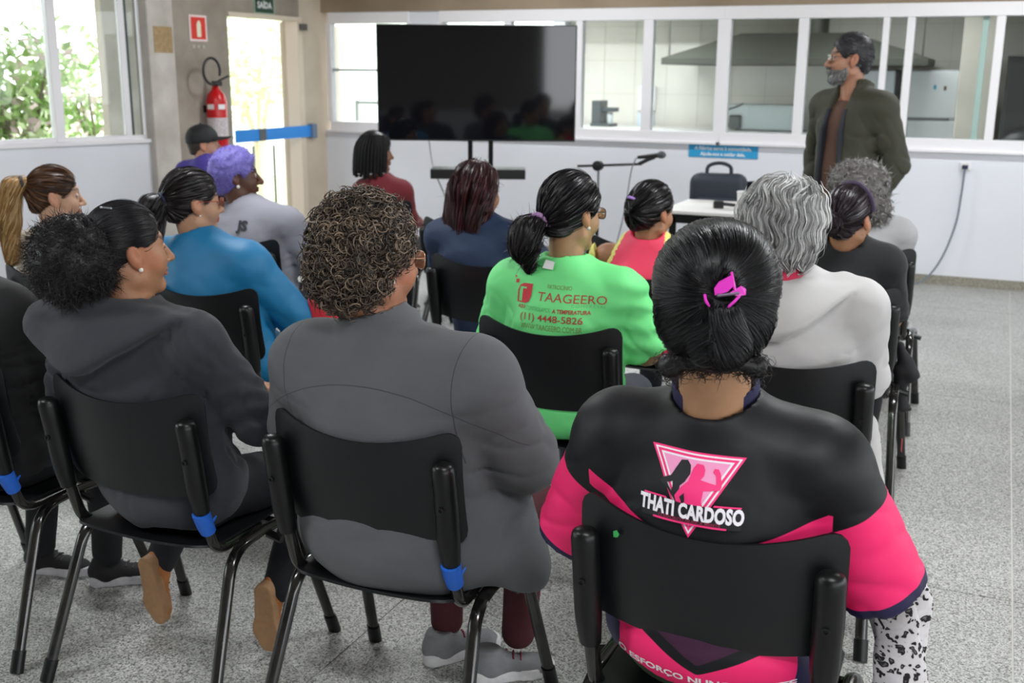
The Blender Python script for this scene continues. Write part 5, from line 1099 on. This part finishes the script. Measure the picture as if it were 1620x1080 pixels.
tie(r6, (-0.027, -0.118, -0.03), 0.03, 0.0085, '#c79ad0', (-0.3, 1, 0.5)); glasses(r6, '#2a2320', 0.026, 0.018); earring(r6, 1)
bv6 = bvh_of(r6.topmesh); pr = empty('shirt_print'); pr.parent = r6.root; pr['label'] = 'red sponsor lettering on the green shirt back'
rd, fd = mat('print_red', '#b8413c', 0.6), mat('print_faded_green', '#6fc07c', 0.6)
G6 = (-0.005, -0.15, 0.955); NT = dict(off=0.002, maxlen=0.02)
def put6(name, me, m, x, z): return obj(name, decal(me, bv6, (x, -0.15, z), **NT), m, pr)
def fit(t, w_, h_, **kw):
    me = text_mesh(t, 0.1, **kw); c = np.array([v.co[:] for v in me.vertices]); lo_, hi_ = c.min(0), c.max(0)
    for v in me.vertices: v.co.x = (v.co.x - (lo_[0] + hi_[0]) / 2) * w_ / (hi_[0] - lo_[0]); v.co.y = (v.co.y - (lo_[1] + hi_[1]) / 2) * h_ / (hi_[1] - lo_[1])
    return me
brn = mat('print_faded_brown', '#8a9a58', 0.6)
put6('lettering', fit('TAAGEERO', 0.225, 0.027), rd, 0.072, 0.951); put6('lettering', fit('COMERCIAL', 0.105, 0.008, space=1.3), fd, 0.13, 0.930)
put6('lettering', fit('PATROCÍNIO', 0.083, 0.016), brn, 0.03, 0.985)
put6('lettering', fit('AQUI', 0.028, 0.013, bold=0.003), rd, -0.097, 0.913); put6('lettering', fit('CONTROLAMOS', 0.09, 0.013), fd, -0.034, 0.912); put6('lettering', fit('A TEMPERATURA', 0.12, 0.013, bold=0.003), rd, 0.078, 0.911)
put6('lettering', fit('(11) 4448-5826', 0.215, 0.029, bold=0.001), rd, 0.01, 0.882); put6('lettering', fit('WWW.TAAGEERO.COM.BR', 0.21, 0.018), brn, 0.012, 0.855)
put6('emblem', shape_mesh([[(-0.026, -0.03), (0.008, -0.03), (0.02, -0.024), (0.026, -0.008), (0.027, 0.031), (-0.006, 0.031), (-0.02, 0.024), (-0.026, 0.008)], [(-0.02, -0.026), (-0.008, -0.026), (-0.008, 0.014), (0.006, 0.014), (0.006, 0.02), (-0.018, 0.02), (-0.021, 0.004)]]), mat('emblem_red', '#cf3440', 0.6), -0.092, 0.955)
for (x, z, k) in ((-0.124, 0.99, 0.006), (-0.133, 1.003, 0.003)): put6('square', shape_mesh([[(-k, -k), (k, -k), (k, k), (-k, k)]]), mat('emblem_red', '#cf3440', 0.6), x, z)
ct_ = shape_mesh([[(-0.02, -0.012), (0.016, -0.016), (0.02, 0.01), (-0.012, 0.016)]]); ct_.transform(frame_M((-0.015, -0.17, 1.052), (1, 0, 0), (0, 0.35, 1))); obj('care_label', ct_, M_white_pl, r6.root)

def hood7(p, d, r):
    x, z = p[:, 0] + 0.05, p[:, 2]
    tri_ = smax(smax((-x * 0.75 - (z - 0.885)) * 0.8, (x * 0.72 - (z - 0.885)) * 0.8, 0.05), z - 1.08, 0.05)
    a = smax(smax(d - 0.032 - 0.022 * np.sin(np.clip((z - 0.88) / 0.18, 0, 1) * PI), tri_, 0.03), p[:, 1] + 0.04, 0.05)
    a = smin(a, cap(p, (0.02, -0.16, 1.05), (0.12, -0.06, 1.06), 0.032, 0.034), 0.02)
    sl = smin(cap(p, (0.2, -0.02, 0.62), (0.255, -0.02, 0.40), 0.055, 0.045), cap(p, (0.255, -0.02, 0.40), (0.285, -0.03, 0.27), 0.04, 0.02), 0.02)
    return smin(smin(d, a, 0.006), sl, 0.03)
r7 = make_person((-0.50, 3.30), 'woman with wavy silver grey hair in a white hoodie', (-0.055, -0.055, 1.205), hyaw=-12, hpitch=-5, hs=1.0, skin='#bd9379', tx=-0.01, w=0.19, g=1.15, ag=1.1, sz=0.985, sy=-0.075, top='#d5d3d2', topmat=mat('white_sweat', '#c6c4c4', 0.9, bump=0.12, bscale=700, var=0.04, wr=0.08),
    elL=(-0.28, -0.01, 0.75), elR=(0.205, -0.0, 0.77), pants='#cfcdcb', seed=71, tv=0.009, fold=0.008, foldf=22, crease=0.006, vneck=0.03, extra=hood7, hv=0.005, hem=0.25, cut=lambda p, d: np.maximum(d, np.where(p[:, 0] < 0.215, 0.46 - p[:, 2], -1)), topname='hoodie')
def f7(q):
    d = uni([ell(q, (0, -0.025, 0.045), (0.112, 0.112, 0.108)), ell(q, (0.0, -0.06, -0.04), (0.112, 0.078, 0.085))], 0.05)
    d = smax(d, q[:, 1] - 0.05 - 0.35 * np.clip(q[:, 2], -0.02, 0.2) + 0.25 * np.clip(0.02 - q[:, 2], 0, 1), 0.02)
    return d + 0.003 * np.sin(q[:, 2] * 95 + 6 * np.sin(q[:, 0] * 40)) + 0.004 * wob(q, 60, 2)
def flow7(p): return np.stack([p[:, 0] * 2.5 + 0.55 * np.sin(p[:, 2] * 75 + p[:, 0] * 30), np.full(len(p), -0.25) - p[:, 1], np.full(len(p), -1.0) + 0.2 * np.sin(p[:, 0] * 60)], 1).astype(np.float32)
hair(r7, f7, (-0.16, -0.19, -0.17), (0.16, 0.13, 0.19), 0.006, '#6f6f70', '#e4e4e3', flow7, 4600, 14, 0.011, 0.0011, off=0.0, jit=0.008, seed=7, rough=0.4, basecol='#8b8b8b', fuzz=500, fuzzlen=0.012)
red7 = lambda p: np.maximum(np.maximum(np.maximum(cap(p, (-0.055, -0.135, 1.0), (-0.045, -0.10, 1.08), 0.105, 0.078), -cap(p, (-0.03, -0.06, 1.0), (-0.04, -0.06, 1.2), 0.062, 0.062)), np.maximum(p[:, 0] - 0.05, p[:, 2] - 1.13)), 0.98 - p[:, 2])
v, f = nets(red7, (-0.2, -0.28, 0.93), (0.15, 0.1, 1.16), 0.008); obj('inner_shirt', mesh_np('inner_shirt', v, f), mat('crimson_knit', '#c02a4d', 0.8), r7.root)
sm = shape_mesh([[(-0.008, -0.02), (0.008, -0.016), (0.01, 0.02), (-0.006, 0.022)]])
sm.transform(frame_M((0.325, -0.02, 0.58), (-0.3, 1, 0), (0, 0, 1))); obj('sleeve_print', sm, mat('emblem_red', '#cf3440', 0.6), r7.root)

# ---------------------------------------------------------------- third row
r8 = make_person((-3.32, 4.42), 'woman with cropped purple hair in a light grey sweatshirt', (-0.08, -0.065, 1.145), hyaw=-50, hpitch=3, hs=1.02, skin='#5f3a2a', tx=0.02, w=0.20, g=1.2, ag=1.12, sz=0.925, top='#9a9aa6', topmat=mat('grey_sweat', '#94949f', 0.9, bump=0.1, bscale=500, var=0.06, wr=0.1), pants='#2c2f38', seed=81, tv=0.011, fold=0.008,
    face=dict(nose=1.25), elR=(0.27, 0.02, 0.72), topname='sweatshirt')
f8 = lambda q: scalp(q, 0.022, 0.055, -0.045, 0.9) + 0.004 * wob(q, 120, 2)
hair(r8, f8, (-0.13, -0.16, -0.14), (0.13, 0.13, 0.18), 0.006, '#5a4f9c', '#a79fe0', n=1500, steps=8, mode='curl', curl=(0.005, 1.3, 0.014), rad=0.001, fuzz=900, fuzzlen=0.012, rough=0.6, basecol='#6f66b4')
earring(r8, 1, '#efece6', 0.009)
bv8 = bvh_of(r8.topmesh); obj('lettering', decal(text_mesh('JS', 0.06, bold=0.0035, xs=1.25), bv8, (0.045, -0.15, 0.925), off=0.003, maxlen=0.03), mat('ink_dark', '#2b2b31', 0.6), r8.root)

r9 = make_person((-2.0, 4.41), 'woman with long dark red hair in a navy top', (-0.095, -0.04, 1.13), hyaw=-18, hs=1.0, skin='#a3775e', tx=-0.07, w=0.195, g=1.1, ag=1.0, sz=0.925, top='#1c2f4e', topmat=mat('navy_jersey', '#172c4c', 0.7, bump=0.08, bscale=500), pants='#20242c', seed=91, tv=0.011, fold=0.006)
def f9(q):
    d = uni([ell(q, (0, -0.02, 0.045), (0.095, 0.105, 0.1)), cap(q, (-0.055, -0.05, 0.0), (-0.075, -0.07, -0.15), 0.062, 0.055), cap(q, (0.05, -0.05, 0.0), (0.06, -0.07, -0.16), 0.062, 0.05), cap(q, (0.0, -0.07, 0.0), (0, -0.085, -0.165), 0.06, 0.05)], 0.04)
    d = smax(d, q[:, 1] - 0.05 - 0.35 * np.clip(q[:, 2], -0.02, 0.2) + 0.1 * np.clip(0.02 - q[:, 2], 0, 1), 0.02)
    return d + 0.004 * wob(q * A3((1, 1, 0.3)), 110, 2)
hair(r9, f9, (-0.16, -0.18, -0.24), (0.16, 0.13, 0.18), 0.007, '#1a0c0e', '#5a2229', back_down, 2000, 12, 0.016, 0.0012, jit=0.004, seed=9, rough=0.35, bias=1.6, basecol='#220f12', fuzz=300, fuzzlen=0.02)

def tank(p, d, r):
    return smax(d, -np.minimum(ell(p, (-0.185, -0.06, 0.93), (0.075, 0.12, 0.14)), ell(p, (0.135, -0.06, 0.93), (0.075, 0.12, 0.14))), 0.01)
piping = lambda p: np.where((np.minimum(ell(p, (-0.185, -0.06, 0.93), (0.075, 0.12, 0.14)), ell(p, (0.135, -0.06, 0.93), (0.075, 0.12, 0.14))) < 0.022) & (p[:, 2] > 0.78), -1.0, 1.0)
r10 = make_person((-1.28, 4.44), 'woman in a pink sleeveless top with dark hair and a lilac tie', (-0.005, -0.105, 1.095), hyaw=-26, hpitch=-2, hs=0.94, skin='#b07d5f', tx=-0.03, w=0.17, g=1.0, ag=1.0, sz=0.895, sy=-0.09, top='#ef3f63', topmat=mat('pink_jersey', '#ee3a5f', 0.6, mask=[('piping', '#e6e07a')]), masks={'piping': piping}, sleeve='none', extra=tank,
    pants='#232830', seed=101, tv=0.008, bv=0.010, fold=0.004)
def f10(q): return smin(scalp(q, 0.014, 0.055, -0.04, 1.0), ell(q, (0.0, -0.105, 0.0), (0.055, 0.035, 0.075)), 0.02)
hair(r10, f10, (-0.12, -0.17, -0.13), (0.12, 0.13, 0.17), 0.007, '#0b0a0b', '#282328', to((0, -0.15, 0.0)), 1200, 8, 0.014, 0.001, rough=0.33, bias=1.8)
tie(r10, (-0.01, -0.112, 0.055), 0.024, 0.006, '#b084d8', (0.1, 0.6, 1))

r11 = make_person((-0.53, 4.46), 'woman in a black top wearing a dark purple headband', (0.03, -0.125, 1.115), hyaw=-20, hpitch=-3, hs=0.97, skin='#a8785a', tx=0.0, w=0.175, g=1.05, ag=1.0, sz=0.935, sy=-0.08, top='#0d0e12', pants='#17181c', sleeve='short', stopv=0.98, seed=111, tv=0.011, fold=0.004, elR=(0.205, -0.02, 0.72))
f11 = lambda q: scalp(q, 0.010, 0.058, -0.045, 1.0)
hair(r11, f11, (-0.12, -0.15, -0.13), (0.12, 0.13, 0.17), 0.007, '#120b10', '#3a2a34', to((0.0, -0.13, -0.02)), 1200, 8, 0.014, 0.001, rough=0.35, bias=1.6)
bun11 = lambda q: ell(q, (-0.02, -0.125, -0.015), (0.05, 0.04, 0.045)); hair(r11, bun11, (-0.1, -0.2, -0.1), (0.06, -0.05, 0.06), 0.007, '#120b10', '#3a2a34', lambda p: np.cross(p - A3((-0.02, -0.12, -0.01)), A3((0, 1, 0))).astype(np.float32), 400, 9, 0.012, 0.001, name='hair_bun')
tie(r11, (-0.02, -0.1, -0.01), 0.045, 0.009, '#b9c63c', (0, 1, 0)); earring(r11, 1, '#8a6a4a', 0.005, (0.083, -0.001, -0.055))
hbp = [tuple(float(x) for x in xform(r11.T, A3((0.088 * math.cos(a), 0.012 - 0.02 * math.sin(a), 0.035 + 0.105 * math.sin(a)))[None])[0]) for a in [PI * k / 18 for k in range(19)]]
MB().tube(hbp, 0.011, 8, sy=0.5).obj('headband', mat('purple_band', '#3c2f48', 0.6), r11.root, True)
jk = lambda p: uni([cap(p, (-0.02, 0.0, 0.56), (0.02, 0.03, 0.44), 0.014, 0.04), cap(p, (0.02, 0.03, 0.44), (0.055, 0.05, 0.43), 0.035, 0.008), cap(p, (-0.01, 0.02, 0.45), (0.0, 0.04, 0.30), 0.03, 0.026), cap(p, (0.0, 0.04, 0.30), (0.035, 0.05, 0.285), 0.024, 0.01)], 0.015) + 0.006 * wob(p, 60, 4)
v, f = nets(jk, (-0.12, -0.13, 0.2), (0.12, 0.15, 0.68), 0.009); obj('jacket', mesh_np('jacket', v, f), mat('black_jacket', '#121116', 0.7), None, loc=(-0.262, 4.5, 0.04), label='black jacket slung over the side of the chair with the headband woman', cat='jacket')

# ---------------------------------------------------------------- further rows
r14 = make_person((-0.55, 5.5), 'woman with frizzy grey hair in a light grey top before the standing man', (-0.035, -0.08, 1.115), hyaw=-15, hs=1.0, skin='#9a745c', tx=0.0, w=0.16, g=0.95, sz=0.915, top='#a6a6a8', pants='#2a2c33', seed=141, tv=0.012, elR=(0.17, 0.0, 0.72))
def f14(q):
    d = uni([ell(q, (0, -0.025, 0.04), (0.14, 0.125, 0.112)), ell(q, (0.03, -0.05, -0.07), (0.14, 0.09, 0.11))], 0.05) + 0.008 * wob(q, 80, 6)
    return smax(d, q[:, 1] - 0.05 - 0.3 * np.clip(q[:, 2], -0.02, 0.2) + 0.2 * np.clip(0.02 - q[:, 2], 0, 1), 0.02)
hair(r14, f14, (-0.19, -0.18, -0.21), (0.2, 0.13, 0.18), 0.007, '#3a3634', '#a8a6a4', n=1500, steps=11, mode='curl', curl=(0.007, 1.6, 0.022), rad=0.0015, seed=12, fuzz=600, fuzzlen=0.02, basecol='#5a5654')

r13 = make_person((-3.55, 6.12), 'woman with beaded black braids in a dark red top', (-0.075, -0.07, 1.145), hyaw=-38, hs=1.0, skin='#8a5c46', tx=-0.03, w=0.14, g=0.85, ag=0.9, sz=0.90, top='#6a1822', pants='#20232a', seed=131, tv=0.012, elR=(0.12, 0.02, 0.72), wrR=(0.05, 0.24, 0.68))
f13 = lambda q: scalp(q, 0.014, 0.058, -0.04, 1.0); hair(r13, f13, (-0.12, -0.15, -0.13), (0.12, 0.13, 0.17), 0.007, '#0b0a0c', '#221d20', back_down, 500, 8, 0.014, 0.0012)
rng = random.Random(5)
for k in range(30):
    a = -2.6 + 5.2 * k / 29; x0 = 0.083 * math.sin(a); y0 = -0.012 - 0.1 * math.cos(a)
    if y0 > 0.03: y0 = 0.03
    ln = 0.13 + 0.05 * rng.random()
    pts = [(x0 * 0.75, y0 * 0.75, 0.11), (x0 * 1.12, y0 * 1.12, 0.05), (x0 * 1.22, y0 * 1.2 - 0.005, -0.03), (x0 * 1.2, y0 * 1.2 - 0.01, 0.05 - ln - 0.03)]
    X = lambda p: tuple(float(q) for q in xform(r13.T, A3(p)[None])[0])
    b_ = MB().tube([X(p) for p in spline(pts, 4)], [0.0105 + 0.0016 * (i % 2) for i in range(13)], 7).obj('braid', mat('braid_black', '#060506', 0.6, spec=0.25), r13.root, True)
    if k % 4 == 1: MB().ball(X(pts[-1]), 0.009, None, 8, 6).obj('bead', mat('white_bead', '#e6e6ea', 0.3), b_, True)

r12 = make_person((-5.15, 6.4), 'man in a black cap and purple t-shirt near the open door', (-0.085, -0.045, 1.125), hyaw=-48, hpitch=2, hs=1.04, skin='#c09078', tx=-0.03, w=0.2, g=1.1, ag=1.05, sz=0.925, top='#4b3f9c', topmat=mat('purple_jersey', '#4a3d9a', 0.7), pants='#30343c', sleeve='short', seed=121, tv=0.012)
f12 = lambda q: scalp(q, 0.003, 0.045, -0.035, 0.6); hair(r12, f12, (-0.1, -0.14, -0.1), (0.1, 0.1, 0.15), 0.007, '#3b332e', '#5c534c', n=0)
M_cap = mat('black_cap', '#17171a', 0.7)
capc = lambda q: np.maximum(ell(q, (0, -0.012, 0.045), (0.092, 0.112, 0.1)), 0.02 + 0.25 * (q[:, 1]) * 0.25 - q[:, 2])
v, f = nets(capc, (-0.11, -0.14, 0.0), (0.11, 0.12, 0.16), 0.006); hc = obj('cap', mesh_np('cap', xform(r12.T, v), f), M_cap, r12.root)
brim = lambda q: np.maximum(np.maximum(ell(q, (0, 0.07, 0.045), (0.082, 0.12, 0.5)), np.abs(q[:, 2] - 0.05 + 0.9 * q[:, 0] ** 2 * 3 + 0.02 * (q[:, 1] - 0.1)) - 0.004), 0.06 - q[:, 1])
v, f = nets(brim, (-0.11, 0.03, -0.02), (0.11, 0.21, 0.1), 0.005); obj('brim', mesh_np('brim', xform(r12.T, v), f), M_cap, hc)
MB().ball(tuple(float(x) for x in xform(r12.T, A3((0, -0.012, 0.146))[None])[0]), 0.008, None, 8, 6).obj('button', M_cap, hc, True)

# ---------------------------------------------------------------- the standing man
def jacket_open(p, d):
    opening = np.maximum(np.abs(p[:, 0] + 0.0) - 0.055 - 0.02 * np.clip((1.5 - p[:, 2]) * 2, 0, 1), -(p[:, 1] - 0.02))
    return smax(d, -opening, 0.012)
def jcollar(p, d, r):
    q = p - A3((0, -0.01, 1.585)); rad = np.sqrt(q[:, 0] ** 2 + (q[:, 1] / 1.05) ** 2)
    c = np.maximum(np.abs(rad - 0.085 - 0.15 * q[:, 2]) - 0.01, np.abs(q[:, 2] - 0.25 * q[:, 1]) - 0.04)
    return smin(d, c, 0.02)
rm = make_person((-0.77, 6.42), 'standing man in an olive jacket with grey beard and glasses, looking aside', (0.01, 0.045, 1.735), hyaw=-37, hpitch=2, hs=1.07, skin='#b07f66', yaw=math.radians(143), standing=True, w=0.215, g=1.18, gy=1.15, ag=1.2, sz=1.475, sy=-0.0, top='#33352a',
    topmat=mat('olive_jacket', '#3d3d2f', 0.75, bump=0.1, bscale=500, var=0.1, vscale=8), elL=(-0.29, -0.06, 1.18), elR=(0.31, -0.06, 1.19), wrL=(-0.24, 0.04, 0.95), wrR=(0.24, 0.04, 0.95), kneeL=(-0.1, 0.02, 0.5), kneeR=(0.1, 0.02, 0.5), ankL=(-0.11, -0.02, 0.09), ankR=(0.11, -0.02, 0.09),
    hem=0.86, pants='#23262e', seed=151, tv=0.009, hv=0.0045, fold=0.007, foldf=20, extra=jcollar, cut=jacket_open, collar=0.2, face=dict(nose=1.1), topname='jacket', group='speaker')
tee = lambda p: np.maximum(uni([ell(p, (0, 0.0, 0.98), (0.175, 0.135, 0.16)), ell(p, (0, 0.015, 1.15), (0.17, 0.135, 0.2)), ell(p, (0, 0.005, 1.36), (0.185, 0.13, 0.18))], 0.07), np.maximum(0.9 - p[:, 2], -cap(p, (0, 0.0, 1.5), (0.01, 0.04, 1.75), 0.066, 0.075)))
v, f = nets(tee, (-0.22, -0.18, 0.85), (0.22, 0.2, 1.6), 0.010); obj('t_shirt', mesh_np('t_shirt', v, f), mat('brown_jersey', '#5a3f33', 0.8), rm.root)
lining = lambda p: np.maximum(np.maximum(np.abs(np.abs(p[:, 0]) - 0.062 - 0.02 * np.clip((1.5 - p[:, 2]) * 2, 0, 1)) - 0.012, np.abs(p[:, 1] - 0.145) - 0.02), np.maximum(0.9 - p[:, 2], p[:, 2] - 1.47))
lin0 = lining; lining = lambda p: lin0(p + np.stack([0 * p[:, 0], 0.35 * np.clip(p[:, 2] - 1.36, 0, 1), 0 * p[:, 0]], 1))
v, f = nets(lining, (-0.13, 0.05, 0.88), (0.13, 0.19, 1.52), 0.007); obj('jacket_lining', mesh_np('jacket_lining', v, f), mat('dark_blue_lining', '#23262f', 0.7), rm.root)
fm = lambda q: scalp(q, 0.008, 0.058, -0.04, 0.8); hair(rm, fm, (-0.11, -0.15, -0.12), (0.11, 0.12, 0.16), 0.005, '#17161a', '#6a6a70', lambda p: np.tile(A3((0, -1, -0.3)), (len(p), 1)), 1100, 4, 0.006, 0.0009, basecol='#232226', rough=0.5)
def beard(q):
    d = head_sdf(q, {}) - 0.006
    ax = q.copy(); ax[:, 0] = np.abs(ax[:, 0])
    d = np.maximum(d, q[:, 2] + 0.058 - 0.55 * np.clip(0.045 - q[:, 1], 0, 0.05)); d = np.maximum(d, 0.015 - q[:, 1]); d = np.maximum(d, -0.14 - q[:, 2])
    return smax(d, -ell(q, (0, 0.1, -0.067), (0.022, 0.03, 0.0095)), 0.004)
hair(rm, beard, (-0.09, -0.02, -0.15), (0.09, 0.13, -0.02), 0.004, '#5f5d5e', '#b9b8ba', lambda p: np.tile(A3((0, 0.2, -1)), (len(p), 1)), 900, 4, 0.006, 0.0009, name='beard', basecol='#6f6c6c', rough=0.6)
must = lambda q: ell(q, (0, 0.1, -0.052), (0.03, 0.014, 0.0065)) + 0.02 * np.abs(q[:, 0]) * 0
hair(rm, must, (-0.05, 0.07, -0.07), (0.05, 0.13, -0.035), 0.004, '#3a3a3e', '#77777a', n=0, name='moustache')
glasses(rm, '#26262a', 0.027, 0.019)
